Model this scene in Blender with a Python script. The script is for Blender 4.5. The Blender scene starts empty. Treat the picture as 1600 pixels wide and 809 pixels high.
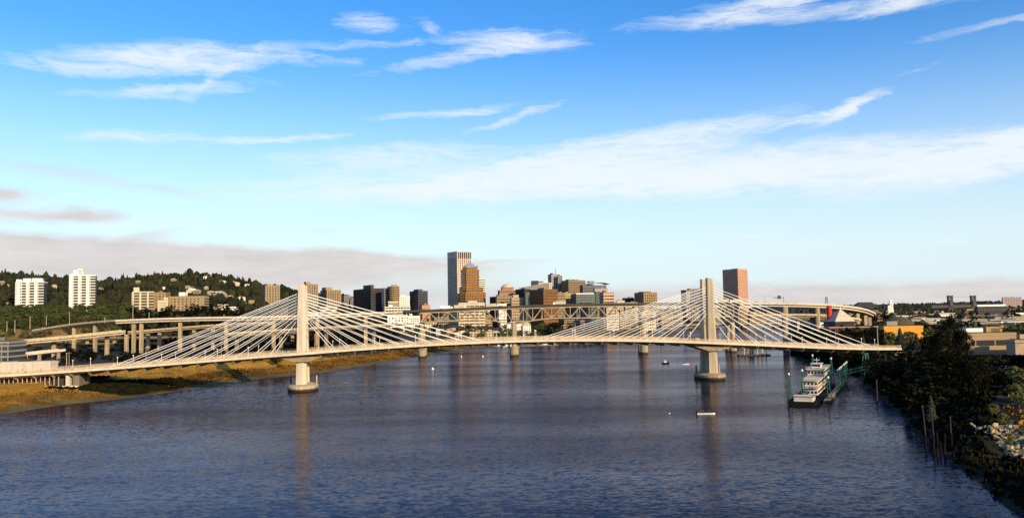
import bpy, bmesh, math, random
import numpy as np
from mathutils import Vector, Matrix
random.seed(7); np.random.seed(7)
R = math.radians
C = bpy.context.scene.collection
scene = bpy.context.scene

# ------------------------------------------------------------------ camera
F, H0 = 1300.0, 39.0                      # focal length in px of a 1600 px wide frame, eye height (m)
ROLL, HC = 0.0175, 485.0
PITCH = math.atan((HC - 404.5) / F)
_fwd = Vector((0, math.cos(PITCH), math.sin(PITCH)))
_r0 = Vector((1, 0, 0)); _u0 = Vector((0, -math.sin(PITCH), math.cos(PITCH)))
_r = _r0 * math.cos(ROLL) - _u0 * math.sin(ROLL)
_u = _r0 * math.sin(ROLL) + _u0 * math.cos(ROLL)
CAM = Vector((0, 0, H0))
cd = bpy.data.cameras.new('camera'); cam = bpy.data.objects.new('camera', cd); C.objects.link(cam)
cd.sensor_width = 36.0; cd.lens = 36.0 * F / 1600.0; cd.clip_start = 1.0; cd.clip_end = 40000
cam.matrix_world = Matrix(((_r.x, _u.x, -_fwd.x, 0), (_r.y, _u.y, -_fwd.y, 0), (_r.z, _u.z, -_fwd.z, H0), (0, 0, 0, 1)))
scene.camera = cam

def ray(px, py):
    return _fwd * F + _r * (px - 800.0) - _u * (py - 404.5)
def P(px, py, Y):
    d = ray(px, py); return CAM + d * (Y / d.y)
def G(px, py, z=0.0):
    d = ray(px, py); return CAM + d * ((z - H0) / d.z)
def hz(px): return HC - (px - 800.0) * ROLL
def tb(px):                                # tan of bearing on the horizon
    d = ray(px, hz(px)); return d.x / d.y

# ------------------------------------------------------------------ light
SUN_AZ, SUN_EL = 37.0, 19.0                # degrees to the right of straight behind, elevation
sdir = Vector((math.sin(R(SUN_AZ)) * math.cos(R(SUN_EL)), -math.cos(R(SUN_AZ)) * math.cos(R(SUN_EL)), math.sin(R(SUN_EL))))
sl = bpy.data.lights.new('sun', 'SUN'); so = bpy.data.objects.new('sun', sl); C.objects.link(so)
sl.energy = 5.0; sl.angle = R(0.5); sl.color = (1.0, 0.77, 0.46)
so.rotation_euler = sdir.to_track_quat('Z', 'Y').to_euler(); so.location = (300, -300, 300)
vs = scene.view_settings
vs.view_transform = 'Standard'; vs.look = 'None'; vs.exposure = 0.22; vs.gamma = 1.0
scene.cycles.max_bounces = 5; scene.cycles.diffuse_bounces = 2; scene.cycles.glossy_bounces = 3
scene.cycles.transparent_max_bounces = 6; scene.cycles.caustics_reflective = False; scene.cycles.caustics_refractive = False

# ------------------------------------------------------------------ world: Nishita sky with thin cirrus
W = bpy.data.worlds.new('World'); scene.world = W; W.use_nodes = True
wn, wl = W.node_tree.nodes, W.node_tree.links
for n in list(wn): wn.remove(n)
def N(t, **kw):
    n = wn.new(t)
    for k, v in kw.items(): setattr(n, k, v)
    return n
def M(op, a, b=None, c=None, clamp=False):
    n = N('ShaderNodeMath', operation=op); n.use_clamp = clamp
    for i, v in enumerate((a, b, c)):
        if v is None: continue
        if isinstance(v, (int, float)): n.inputs[i].default_value = v
        else: wl.new(v, n.inputs[i])
    return n.outputs[0]
out = N('ShaderNodeOutputWorld'); bg = N('ShaderNodeBackground'); wl.new(bg.outputs[0], out.inputs[0])
SKY_S = 0.15
bg.inputs[1].default_value = SKY_S
sky = N('ShaderNodeTexSky', sky_type='NISHITA'); sky.sun_disc = False
sky.sun_elevation = R(SUN_EL); sky.sun_rotation = math.atan2(sdir.x, sdir.y)
sky.altitude = 50; sky.air_density = 1.0; sky.dust_density = 0.6; sky.ozone_density = 2.5
hs = N('ShaderNodeHueSaturation'); hs.inputs['Saturation'].default_value = 1.38; hs.inputs['Hue'].default_value = .510; hs.inputs['Value'].default_value = 1.24
wl.new(sky.outputs[0], hs.inputs['Color'])
tc = N('ShaderNodeTexCoord'); sx = N('ShaderNodeSeparateXYZ'); wl.new(tc.outputs['Generated'], sx.inputs[0])
az = M('MULTIPLY', M('ARCTAN2', sx.outputs[0], sx.outputs[1]), 57.2958)
el = M('MULTIPLY', M('ARCSINE', sx.outputs[2]), 57.2958)
co = N('ShaderNodeCombineXYZ'); wl.new(az, co.inputs[0]); wl.new(el, co.inputs[1])
def noise(vec, scale, detail=5, rough=0.6, sc=(1, 1, 1), rot=0, dist=0.0):
    mp = N('ShaderNodeMapping'); mp.inputs['Scale'].default_value = sc; mp.inputs['Rotation'].default_value = (0, 0, rot)
    wl.new(vec, mp.inputs[0]); n = N('ShaderNodeTexNoise'); n.inputs['Scale'].default_value = scale
    n.inputs['Detail'].default_value = detail; n.inputs['Roughness'].default_value = rough; n.inputs['Distortion'].default_value = dist
    wl.new(mp.outputs[0], n.inputs['Vector']); return n
wn1 = noise(co.outputs[0], 0.55, 4, 0.6, (0.5, 1.4, 1))
sub = N('ShaderNodeVectorMath', operation='SUBTRACT'); wl.new(wn1.outputs['Color'], sub.inputs[0]); sub.inputs[1].default_value = (.5, .5, .5)
mul = N('ShaderNodeVectorMath', operation='MULTIPLY'); wl.new(sub.outputs[0], mul.inputs[0]); mul.inputs[1].default_value = (4.5, 1.1, 0)
wadd = N('ShaderNodeVectorMath', operation='ADD'); wl.new(co.outputs[0], wadd.inputs[0]); wl.new(mul.outputs[0], wadd.inputs[1])
def azel(px, py):
    d = ray(px, py).normalized(); return math.degrees(math.atan2(d.x, d.y)), math.degrees(math.asin(d.z))
def blobs(lst):
    acc = None
    for cx, cy, L, T, ang, s in lst:
        a, e = azel(cx, cy)
        mp = N('ShaderNodeMapping', vector_type='TEXTURE')
        mp.inputs['Location'].default_value = (a, e, 0); mp.inputs['Rotation'].default_value = (0, 0, R(ang))
        mp.inputs['Scale'].default_value = (L * .043, T * .032, 1)
        wl.new(wadd.outputs[0], mp.inputs[0])
        ln = N('ShaderNodeVectorMath', operation='LENGTH'); wl.new(mp.outputs[0], ln.inputs[0])
        mr = N('ShaderNodeMapRange', interpolation_type='SMOOTHSTEP')
        mr.inputs[1].default_value = 2.1; mr.inputs[2].default_value = 0.0; mr.inputs[3].default_value = 0; mr.inputs[4].default_value = s
        wl.new(ln.outputs['Value'], mr.inputs[0])
        acc = mr.outputs[0] if acc is None else M('ADD', acc, mr.outputs[0])
    return acc
CIRRUS = [(225,95,110,20,5,1.0),(300,88,70,22,-3,.6),(270,142,95,11,8,.75),(130,108,80,9,3,.4),(440,86,80,12,-3,.55),(350,112,60,8,40,.4),
 (575,36,34,17,0,.75),(600,70,150,7,3,.45),(672,45,22,12,-30,.4),(730,88,120,10,10,.75),(805,66,75,16,-3,.95),(700,176,90,7,5,.7),(800,186,60,7,16,.7),
 (435,217,80,6,5,.85),(205,215,80,10,3,.55),(610,245,140,20,3,.75),(640,285,210,26,3,.65),(1000,222,160,20,7,.9),(900,258,190,26,9,.8),
 (1060,265,260,32,1,1.0),(1320,262,280,34,1,1.1),(1530,250,140,30,8,1.1),(1570,222,60,14,15,.6),(850,293,270,20,2,.8),(1270,187,60,7,8,.7),(1318,178,36,7,22,.8),
 (1345,160,26,10,20,1.2),(1205,8,90,16,8,.95),(1140,16,130,14,5,.5),(1410,2,45,12,12,1.1),(1310,18,140,12,-2,.6),(1560,38,80,6,3,.55),(1430,110,60,5,12,.2),(1160,370,60,6,0,.25),(1490,375,30,5,0,.25)]
GREY = [(230,404,360,30,-3,1.0),(40,395,220,24,0,.7),(560,405,190,16,-3,.85),(300,428,340,26,-3,.9),(20,334,55,14,3,.9),(142,338,44,12,0,1.0),(12,302,40,10,0,.6),(95,270,60,11,-8,.5),(265,298,75,9,-8,.5),
 (10,300,40,14,0,.5),(480,360,50,5,0,.35),(800,408,100,4,2,.35),(1200,458,520,20,0,.75),(900,470,300,20,0,.5),(1500,462,300,20,1,.75),(250,365,45,7,10,.5)]
cb = blobs(CIRRUS); gb = blobs(GREY)
streak = noise(wadd.outputs[0], 1.0, 9, 0.68, (0.24, 1.7, 1), R(-14), 1.2)
fluff = noise(co.outputs[0], 0.9, 6, 0.6, (0.35, 1.0, 1), R(-12), 0.6)
mod = M('MULTIPLY', M('ADD', M('MULTIPLY', M('SUBTRACT', streak.outputs[0], .36, clamp=True), 2.3), .22), M('ADD', M('MULTIPLY', fluff.outputs[0], 1.2), .45))
cir = M('MULTIPLY', cb, mod)
# the same thin cirrus carries on over the rest of the sky
gen = noise(wadd.outputs[0], 0.12, 5, 0.6, (0.35, 1.6, 1), R(8), 0.5)
behind = N('ShaderNodeMapRange'); wl.new(sx.outputs[1], behind.inputs[0]); behind.inputs[1].default_value = .78; behind.inputs[2].default_value = .55
genm = M('MULTIPLY', M('MULTIPLY', M('SUBTRACT', gen.outputs[0], 0.5, clamp=True), 3.0), M('MULTIPLY', behind.outputs[0], mod))
cir = M('ADD', cir, M('MULTIPLY', genm, M('GREATER_THAN', el, 3.0)))
cirf = M('SUBTRACT', 1.0, M('POWER', 2.718, M('MULTIPLY', M('SUBTRACT', cir, 0.06, clamp=True), -2.1)))
gnz = noise(co.outputs[0], 0.5, 6, 0.6, (0.3, 1.4, 1), 0, 0.5)
gr = M('MULTIPLY', gb, M('ADD', M('MULTIPLY', gnz.outputs[0], 1.3), 0.35))
grf = M('MULTIPLY', M('SUBTRACT', gr, 0.15, clamp=True), 1.15, clamp=True)
def mix(f, a, b):
    m = N('ShaderNodeMix', data_type='RGBA'); wl.new(f, m.inputs[0])
    for i, v in ((6, a), (7, b)):
        if isinstance(v, tuple): m.inputs[i].default_value = v
        else: wl.new(v, m.inputs[i])
    return m.outputs[2]
k = 1.0 / SKY_S / 2 ** vs.exposure
# a pale veil of distant air that thickens towards the horizon all the way round
veil = N('ShaderNodeMapRange', interpolation_type='SMOOTHSTEP'); wl.new(el, veil.inputs[0])
veil.inputs[1].default_value = 18.5; veil.inputs[2].default_value = -1.0; veil.inputs[3].default_value = 0; veil.inputs[4].default_value = .95
c0 = mix(veil.outputs[0], hs.outputs[0], (.74 * k, .88 * k, .95 * k, 1))
c1 = mix(M('MULTIPLY', cirf, .93), c0, (.93 * k, .97 * k, 1.0 * k, 1))
shade = noise(co.outputs[0], 0.7, 5, 0.6, (0.3, 1.6, 1))
gcol = mix(M('MULTIPLY', M('SUBTRACT', shade.outputs[0], .3, clamp=True), 2.0, clamp=True), (.64 * k, .61 * k, .61 * k, 1), (.84 * k, .79 * k, .77 * k, 1))
c2 = mix(M('MULTIPLY', grf, .95), c1, gcol)
wl.new(c2, bg.inputs[0])
W.cycles.sampling_method = 'MANUAL'; W.cycles.sample_map_resolution = 512

# ------------------------------------------------------------------ materials
MATS = {}
def mat(name, col, rough=0.8, var=0.12, scale=0.3, metal=0.0, bump=0.0, rnd=0.0, col2=None, spec=0.3, detail=4, emit=None, streak=False):
    if name in MATS: return MATS[name]
    m = bpy.data.materials.new(name); m.use_nodes = True; MATS[name] = m
    n, l = m.node_tree.nodes, m.node_tree.links
    b = n['Principled BSDF']; b.inputs['Roughness'].default_value = rough; b.inputs['Metallic'].default_value = metal
    b.inputs['Specular IOR Level'].default_value = spec
    g = n.new('ShaderNodeNewGeometry'); t = n.new('ShaderNodeTexNoise'); t.inputs['Scale'].default_value = scale; t.inputs['Detail'].default_value = detail
    l.new(g.outputs['Position'], t.inputs['Vector'])
    if streak:
        mp = n.new('ShaderNodeMapping'); mp.inputs['Scale'].default_value = (1, 1, .1); l.new(g.outputs['Position'], mp.inputs[0]); l.new(mp.outputs[0], t.inputs['Vector'])
    mx = n.new('ShaderNodeMix'); mx.data_type = 'RGBA'
    mr = n.new('ShaderNodeMapRange'); mr.inputs[1].default_value = .32; mr.inputs[2].default_value = .68
    l.new(t.outputs[0], mr.inputs[0]); l.new(mr.outputs[0], mx.inputs[0])
    if col2 is None:
        a = tuple(max(0, c * (1 - var)) for c in col); bb = tuple(min(1, c * (1 + var)) for c in col)
    else: a, bb = col, col2
    mx.inputs[6].default_value = (*a, 1); mx.inputs[7].default_value = (*bb, 1)
    o = mx.outputs[2]
    if rnd:
        oi = n.new('ShaderNodeObjectInfo'); h = n.new('ShaderNodeHueSaturation')
        r1 = n.new('ShaderNodeMapRange'); r1.inputs[3].default_value = 1 - rnd; r1.inputs[4].default_value = 1 + rnd
        l.new(oi.outputs['Random'], r1.inputs[0]); l.new(r1.outputs[0], h.inputs['Value'])
        r2 = n.new('ShaderNodeMapRange'); r2.inputs[3].default_value = .5 - rnd * .06; r2.inputs[4].default_value = .5 + rnd * .05
        mm = n.new('ShaderNodeMath'); mm.operation = 'FRACT'; m2 = n.new('ShaderNodeMath'); m2.operation = 'MULTIPLY'; m2.inputs[1].default_value = 7.13
        l.new(oi.outputs['Random'], m2.inputs[0]); l.new(m2.outputs[0], mm.inputs[0]); l.new(mm.outputs[0], r2.inputs[0]); l.new(r2.outputs[0], h.inputs['Hue'])
        l.new(o, h.inputs['Color']); o = h.outputs[0]
    if streak:      # tide mark and damp stain low on the concrete, a fixed band of dirt
        sp = n.new('ShaderNodeSeparateXYZ'); l.new(g.outputs['Position'], sp.inputs[0]); ad = n.new('ShaderNodeMath'); ad.operation = 'ADD'; l.new(sp.outputs[2], ad.inputs[0]); l.new(t.outputs[0], ad.inputs[1])
        tm = n.new('ShaderNodeMapRange'); tm.inputs[1].default_value = 1.3; tm.inputs[2].default_value = 2.3; tm.inputs[3].default_value = 1; tm.inputs[4].default_value = 0; l.new(ad.outputs[0], tm.inputs[0])
        m3 = n.new('ShaderNodeMix'); m3.data_type = 'RGBA'; l.new(tm.outputs[0], m3.inputs[0]); l.new(o, m3.inputs[6]); m3.inputs[7].default_value = (.05,.04,.02,1); o = m3.outputs[2]
    l.new(o, b.inputs['Base Color'])
    if bump:
        t2 = n.new('ShaderNodeTexNoise'); t2.inputs['Scale'].default_value = scale * 8; l.new(g.outputs['Position'], t2.inputs['Vector'])
        bp = n.new('ShaderNodeBump'); bp.inputs['Strength'].default_value = bump; bp.inputs['Distance'].default_value = .3
        l.new(t2.outputs[0], bp.inputs['Height']); l.new(bp.outputs[0], b.inputs['Normal'])
    return m
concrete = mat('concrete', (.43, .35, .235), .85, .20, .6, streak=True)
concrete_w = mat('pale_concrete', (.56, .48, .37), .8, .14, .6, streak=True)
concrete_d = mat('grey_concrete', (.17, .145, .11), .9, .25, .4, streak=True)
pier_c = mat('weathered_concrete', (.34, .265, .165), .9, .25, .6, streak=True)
white_steel = mat('white_steel', (.8, .78, .74), .45, .04, .3)
cable_m = mat('white_cable', (.82, .8, .77), .5, .03, .3)
asphalt = mat('asphalt', (.045, .042, .038), .9, .25, .1)
steel_tan = mat('tan_steel', (.36, .28, .17), .7, .12, .2)
steel_dk = mat('dark_steel', (.05, .045, .045), .6, .2, .2)
glass_d = mat('dark_glass', (.016, .016, .02), .25, .3, .08, spec=.5)
glass_m = mat('grey_glass', (.045, .05, .06), .25, .4, .1, spec=.5)
wall_white = mat('white_wall', (.80, .75, .66), .8, .05, .08)
wall_cream = mat('cream_wall', (.54, .45, .31), .85, .07, .08)
wall_tan = mat('tan_wall', (.31, .225, .125), .85, .1, .08)
wall_brown = mat('brown_brick', (.21, .105, .05), .9, .12, .1)
wall_pink = mat('pink_granite', (.52, .30, .20), .6, .06, .05)
wall_grey = mat('grey_wall', (.24, .22, .195), .85, .1, .08)
wall_dark = mat('dark_wall', (.045, .037, .042), .6, .15, .08)
wall_green = mat('green_grey_wall', (.12, .15, .13), .7, .12, .08)
wall_orange = mat('orange_wall', (.62, .27, .035), .8, .08, .1)
wall_red = mat('red_cladding', (.50, .03, .02), .6, .1, .1)
roof_d = mat('dark_roof', (.04, .034, .028), .9, .2, .1)
roof_l = mat('pale_roof', (.45, .41, .35), .8, .1, .1)
copper = mat('blue_grey_metal_roof', (.30, .34, .40), .45, .08, .1, metal=.3)
bark = mat('bark', (.07, .05, .035), .95, .25, 1.0)
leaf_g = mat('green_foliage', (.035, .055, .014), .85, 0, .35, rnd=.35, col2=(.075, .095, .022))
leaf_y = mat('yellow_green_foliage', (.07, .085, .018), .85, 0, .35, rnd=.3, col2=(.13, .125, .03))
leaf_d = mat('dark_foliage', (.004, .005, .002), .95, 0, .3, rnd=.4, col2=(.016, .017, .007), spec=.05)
conif = mat('conifer_foliage', (.014, .024, .014), .9, 0, .05, rnd=.3, col2=(.034, .045, .024))
forest_m = mat('forest_foliage', (.008, .012, .008), .95, 0, .014, col2=(.045, .042, .018), spec=.05, detail=8)
brush_m = mat('dry_brush', (.035, .02, .005), .95, 0, .10, col2=(.21, .11, .016), spec=.05)
grass_m = mat('dry_grass', (.20, .10, .012), .95, 0, .1, col2=(.38, .20, .026), spec=.05)
green_p = mat('green_paint', (.018, .11, .07), .5, .12, .5)
hull_d = mat('black_hull', (.012, .011, .011), .9, .2, .3, spec=.05)
boat_w = mat('boat_white', (.8, .77, .70), .4, .05, .5)
ship_w = mat('aged_ship_white', (.62, .57, .48), .6, .12, .5)
wood_d = mat('weathered_timber', (.06, .045, .03), .9, .3, .8)
rock_m = mat('rubble_rock', (.24, .18, .10), .9, 0, .8, col2=(.58, .45, .26))
skin_m = mat('skin', (.5, .3, .2), .6, .05, 2)

# ------------------------------------------------------------------ mesh helpers
class MB:
    def __init__(s): s.v = []; s.f = []; s.m = []; s.mats = []
    def mi(s, m):
        if m not in s.mats: s.mats.append(m)
        return s.mats.index(m)
    def add(s, vs_, fs, m):
        o = len(s.v); i = s.mi(m)
        s.v.extend([tuple(v) for v in vs_]); s.f.extend([tuple(o + k for k in f) for f in fs]); s.m.extend([i] * len(fs)); return s
    def box(s, x0, x1, y0, y1, z0, z1, m):
        vv = [(x0,y0,z0),(x1,y0,z0),(x1,y1,z0),(x0,y1,z0),(x0,y0,z1),(x1,y0,z1),(x1,y1,z1),(x0,y1,z1)]
        return s.add(vv, [(0,3,2,1),(4,5,6,7),(0,1,5,4),(1,2,6,5),(2,3,7,6),(3,0,4,7)], m)
    def bar(s, a, b, w, h, m, w2=None, h2=None):
        a, b = Vector(a), Vector(b); d = (b - a).normalized()
        up = Vector((0, 0, 1)) if abs(d.z) < .99 else Vector((0, 1, 0))
        sd = d.cross(up).normalized(); up = sd.cross(d)
        w2 = w if w2 is None else w2; h2 = h if h2 is None else h2
        vv = []
        for p, ww, hh in ((a, w, h), (b, w2, h2)):
            for i, j in ((-1,-1),(1,-1),(1,1),(-1,1)): vv.append(p + sd * ww * .5 * i + up * hh * .5 * j)
        return s.add(vv, [(0,3,2,1),(4,5,6,7),(0,1,5,4),(1,2,6,5),(2,3,7,6),(3,0,4,7)], m)
    def tube(s, pts, rads, m, n=6, cap=True):
        rings = []; pts = [Vector(p) for p in pts]; vv = []; fs = []
        for i, p in enumerate(pts):
            d = (pts[min(i + 1, len(pts) - 1)] - pts[max(i - 1, 0)]).normalized()
            up = Vector((0, 0, 1)) if abs(d.z) < .95 else Vector((1, 0, 0))
            a = d.cross(up).normalized(); b = a.cross(d)
            r = rads[i] if isinstance(rads, (list, tuple)) else rads
            for k_ in range(n):
                t = 2 * math.pi * k_ / n; vv.append(p + a * math.cos(t) * r + b * math.sin(t) * r)
        for i in range(len(pts) - 1):
            for k_ in range(n):
                q = (k_ + 1) % n; fs.append((i*n+k_, i*n+q, (i+1)*n+q, (i+1)*n+k_))
        if cap: fs.append(tuple(range(n))[::-1]); fs.append(tuple((len(pts)-1)*n + k_ for k_ in range(n)))
        return s.add(vv, fs, m)
    def prism(s, poly, z0, z1, m, top=None):
        n = len(poly); top = top or poly
        vv = [(x, y, z0) for x, y in poly] + [(x, y, z1) for x, y in top]
        fs = [tuple(range(n))[::-1], tuple(range(n, 2*n))] + [(i, (i+1)%n, n+(i+1)%n, n+i) for i in range(n)]
        return s.add(vv, fs, m)
    def loft(s, sections, m):
        n = len(sections[0]); vv = [p for sec in sections for p in sec]; fs = []
        for i in range(len(sections) - 1):
            for k_ in range(n):
                q = (k_ + 1) % n; fs.append((i*n+k_, i*n+q, (i+1)*n+q, (i+1)*n+k_))
        fs.append(tuple(range(n))[::-1]); fs.append(tuple((len(sections)-1)*n + k_ for k_ in range(n)))
        return s.add(vv, fs, m)
    def obj(s, name, parent=None, smooth=False):
        me = bpy.data.meshes.new(name); me.from_pydata(s.v, [], s.f)
        for m in s.mats: me.materials.append(m)
        me.polygons.foreach_set('material_index', s.m)
        if smooth: me.polygons.foreach_set('use_smooth', [True] * len(s.f))
        me.update()
        o = bpy.data.objects.new(name, me); C.objects.link(o)
        if parent: o.parent = parent
        return o
def thing(name, label, cat, loc=(0,0,0), rz=0, group=None):
    o = bpy.data.objects.new(name, None); o.empty_display_size = 1; C.objects.link(o)
    o.location = loc; o.rotation_euler = (0, 0, rz)
    return tag(o, label, cat, group)
def tag(o, label, cat, group=None):
    o['label'] = label; o['category'] = cat
    if group: o['group'] = group
    return o
def inst(src, name, parent=None, loc=(0,0,0), rz=0, sc=(1,1,1)):
    o = bpy.data.objects.new(name, src.data if hasattr(src, 'data') else src); C.objects.link(o)
    o.location = loc; o.rotation_euler = (0, 0, rz); o.scale = sc
    if parent: o.parent = parent
    return o
def bake(name, mb):
    me = bpy.data.meshes.new(name); me.from_pydata(mb.v, [], mb.f)
    for m in mb.mats: me.materials.append(m)
    me.polygons.foreach_set('material_index', mb.m); me.update(); return me

# ------------------------------------------------------------------ the river and the land
LEFT = [(-300,-700),(-275,0),(-255,170)] + [tuple(G(*p).xy) for p in ((0,648),(50,640),(100,632),(200,622),(280,611),(330,604),(400,592),(470,586),(520,580),(560,573),(620,563),(660,556),(700,549),(740,544),(780,541),(830,540),(870,538))]
LEFT += [tuple(G(*p).xy) for p in ((930,527),(1000,518),(1060,511),(1110,507))] + [(900, 3000)]
RIGHT = [(1150, 2950),(760,2000)] + [tuple(G(*p).xy) for p in ((1212,510),(1228,520),(1236,535),(1235,556),(1300,574),(1345,592),(1372,615),(1405,645),(1440,680),(1475,712),(1520,745),(1600,809))] + [(80,60),(75,0),(72,-700)]
POLY = np.array(LEFT + RIGHT)
def sdist(X, Y):
    """signed distance to the shore: positive on land"""
    X = np.asarray(X, float); Y = np.asarray(Y, float)
    best = np.full(X.shape, 1e18); inside = np.zeros(X.shape, bool); n = len(POLY)
    for i in range(n):
        x0, y0 = POLY[i]; x1, y1 = POLY[(i + 1) % n]; dx, dy = x1 - x0, y1 - y0
        t = np.clip(((X - x0) * dx + (Y - y0) * dy) / (dx*dx + dy*dy), 0, 1)
        best = np.minimum(best, (X - x0 - t*dx)**2 + (Y - y0 - t*dy)**2)
        c_ = ((y0 > Y) != (y1 > Y)) & (X < (x1 - x0) * (Y - y0) / ((y1 - y0) if y1 != y0 else 1e-9) + x0)
        inside ^= c_
    d = np.sqrt(best); return np.where(inside, -d, d)
def wob(X, Y, s, seed=0):
    return (np.sin(X/s + seed) * np.cos(Y/s*1.3 + seed*2) + .6*np.sin(X/s*2.3 + Y/s*1.7 + seed) + .35*np.sin(X/s*5.1 - Y/s*4.3 + seed*3)) / 1.95
RIDGE = np.array([(-900,120),(-300,418),(0,428),(60,433),(100,436),(150,441),(200,437),(250,434),(300,431),(335,431),(370,438),(400,444),(440,452),(480,458),(540,466),(580,476),(620,486),(700,487)], float)
MIDZ = np.array([(-900,46),(340,46),(420,36),(520,24),(600,14),(700,10)], float)
def sm(t): t = np.clip(t, 0, 1); return t*t*(3 - 2*t)
def height(X, Y):
    X = np.asarray(X, float); Y = np.asarray(Y, float); s = sdist(X, Y)
    right = X > np.interp(Y, [-700, 0, 500, 900, 1500, 3000], [0, 0, 30, 250, 420, 1000])
    zl = np.interp(s, [-40, -4, 0, 7, 22, 60, 140], [-6, -1, 0, .9, 4.6, 6.0, 7.5])
    zr = np.interp(s, [-40, -4, 0, 6, 20, 60, 200], [-6, -1, 0, 3.0, 8.5, 9.5, 11])
    z = np.where(right, zr, zl) + np.where(s > 8, wob(X, Y, 23, 1) * .45, 0)
    Ys = np.maximum(Y, 50); px = 800 + F * X / Ys
    ridge = H0 + (HC - (px - 800) * ROLL - np.interp(px, RIDGE[:,0], RIDGE[:,1])) * 2500 / F - 11
    midz = np.interp(px, MIDZ[:,0], MIDZ[:,1])
    west = (px < 700) & (~right) & (Y > 100)
    a = sm((Y - 770) / 260); b = sm((Y - 1250) / 1250); c_ = 1 - .8 * sm((Y - 2700) / 4000)
    zw = 7.5 + (midz - 7.5) * a; zw = (zw + (np.maximum(ridge, 8) - zw) * b) * c_
    zw = zw + wob(X, Y, 150, 2) * 7 * b * c_
    z = np.where(west & (s > 40), np.maximum(z, zw), z)
    # far ground and eastern ridge
    er = sm((Y - 3000) / 3500) * np.interp(px, [560, 1200, 1330, 1420, 1600, 2500], [12, 14, 20, 22, 33, 60])
    er = er * (1 + .12 * wob(X, Y, 700, 4))
    z = np.where(~west, z + er, z)
    tX = X / Ys; cove = np.interp(tX, [.53, .56], [0, 1]) * (Y > 60)
    zc = np.interp(Y, [60, 209, 222, 227, 300], [.5, .6, 5.8, 6.9, 8.8]) + wob(X, Y, 9, 2)*.2
    z = np.where((cove > 0) & (Y < 300) & (s > 2), np.minimum(z, z*(1-cove) + zc*cove), z)
    return z
def hz1(x, y): return float(height(np.array([x]), np.array([y]))[0])
def axis(lo, hi, flo, fhi, step, g):
    a = list(np.arange(flo, fhi, step)); s_ = step; x = fhi
    while x < hi: a.append(x); s_ *= g; x += s_
    a.append(hi); s_ = step; x = flo - step
    while x > lo: a.insert(0, x); s_ *= g; x -= s_
    a.insert(0, lo); return np.array(a)
xs = axis(-12000, 12000, -420, 420, 6.0, 1.06); ys = axis(-700, 15000, 120, 800, 6.0, 1.035)
XX, YY = np.meshgrid(xs, ys); ZZ = height(XX, YY); SS = sdist(XX, YY)
nx, ny = len(xs), len(ys)
vv = np.stack([XX.ravel(), YY.ravel(), ZZ.ravel()], 1)
idx = np.arange(nx * ny).reshape(ny, nx)
ff = np.stack([idx[:-1,:-1].ravel(), idx[:-1,1:].ravel(), idx[1:,1:].ravel(), idx[1:,:-1].ravel()], 1)
me = bpy.data.meshes.new('ground'); me.from_pydata(vv.tolist(), [], ff.tolist()); me.polygons.foreach_set('use_smooth', [True]*len(ff))
# surface colours: beach, brush, dry grass, city ground, forest floor, painted bridge shadow
rightm = XX > np.interp(YY, [-700, 0, 500, 900, 1500, 3000], [0, 0, 30, 250, 420, 1000])
col = np.zeros((ny, nx, 4)); col[..., 3] = 1
def setc(m, c): col[m, :3] = c
setc(SS > -1e9, (.10, .085, .06))
L_ = ~rightm
setc(L_ & (SS < 9), (.12, .09, .035)); setc(L_ & (SS >= 9) & (SS < 24), (.13, .085, .03)); setc(L_ & (SS >= 24) & (SS < 95) & (YY < 640), (.37, .20, .03))
setc(L_ & (SS >= 24) & (YY >= 640), (.05, .045, .025)); setc(L_ & (SS >= 95) & (YY < 740), (.045, .04, .028))
setc(L_ & (YY > 830) & (YY < 905) & (XX/np.maximum(YY,1) < -.47), (.28, .17, .055)); setc(L_ & (YY >= 905) & (XX/np.maximum(YY,1) < -.17), (.05, .055, .018)); setc(L_ & (YY - 447 - .118*XX < 26) & (YY - 447 - .118*XX > -14) & (SS > 3) & (XX < -165) & (XX > -225), (.03, .022, .01)); setc(L_ & (YY >= 1020) & (XX/np.maximum(YY,1) < -.17), (.035, .04, .018))  # near-black strip along the bridge line: its shadow painted into the soil
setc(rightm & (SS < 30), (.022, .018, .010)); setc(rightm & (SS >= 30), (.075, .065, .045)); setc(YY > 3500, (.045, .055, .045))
at = me.color_attributes.new('surface', 'FLOAT_COLOR', 'POINT'); at.data.foreach_set('color', col.reshape(-1))
gm = bpy.data.materials.new('ground_soil'); gm.use_nodes = True; n, l = gm.node_tree.nodes, gm.node_tree.links
b = n['Principled BSDF']; b.inputs['Roughness'].default_value = .95; b.inputs['Specular IOR Level'].default_value = .1
ca = n.new('ShaderNodeVertexColor'); ca.layer_name = 'surface'; g = n.new('ShaderNodeNewGeometry')
t1 = n.new('ShaderNodeTexNoise'); t1.inputs['Scale'].default_value = .06; t1.inputs['Detail'].default_value = 8; t1.inputs['Roughness'].default_value = .7
l.new(g.outputs['Position'], t1.inputs['Vector'])
mr = n.new('ShaderNodeMapRange'); mr.inputs[1].default_value = .3; mr.inputs[2].default_value = .7; mr.inputs[3].default_value = .45; mr.inputs[4].default_value = 1.5
l.new(t1.outputs[0], mr.inputs[0]); h = n.new('ShaderNodeHueSaturation'); l.new(ca.outputs[0], h.inputs['Color']); l.new(mr.outputs[0], h.inputs['Value'])
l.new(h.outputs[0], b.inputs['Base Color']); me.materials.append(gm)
go = bpy.data.objects.new('ground', me); C.objects.link(go); go['kind'] = 'structure'

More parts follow.
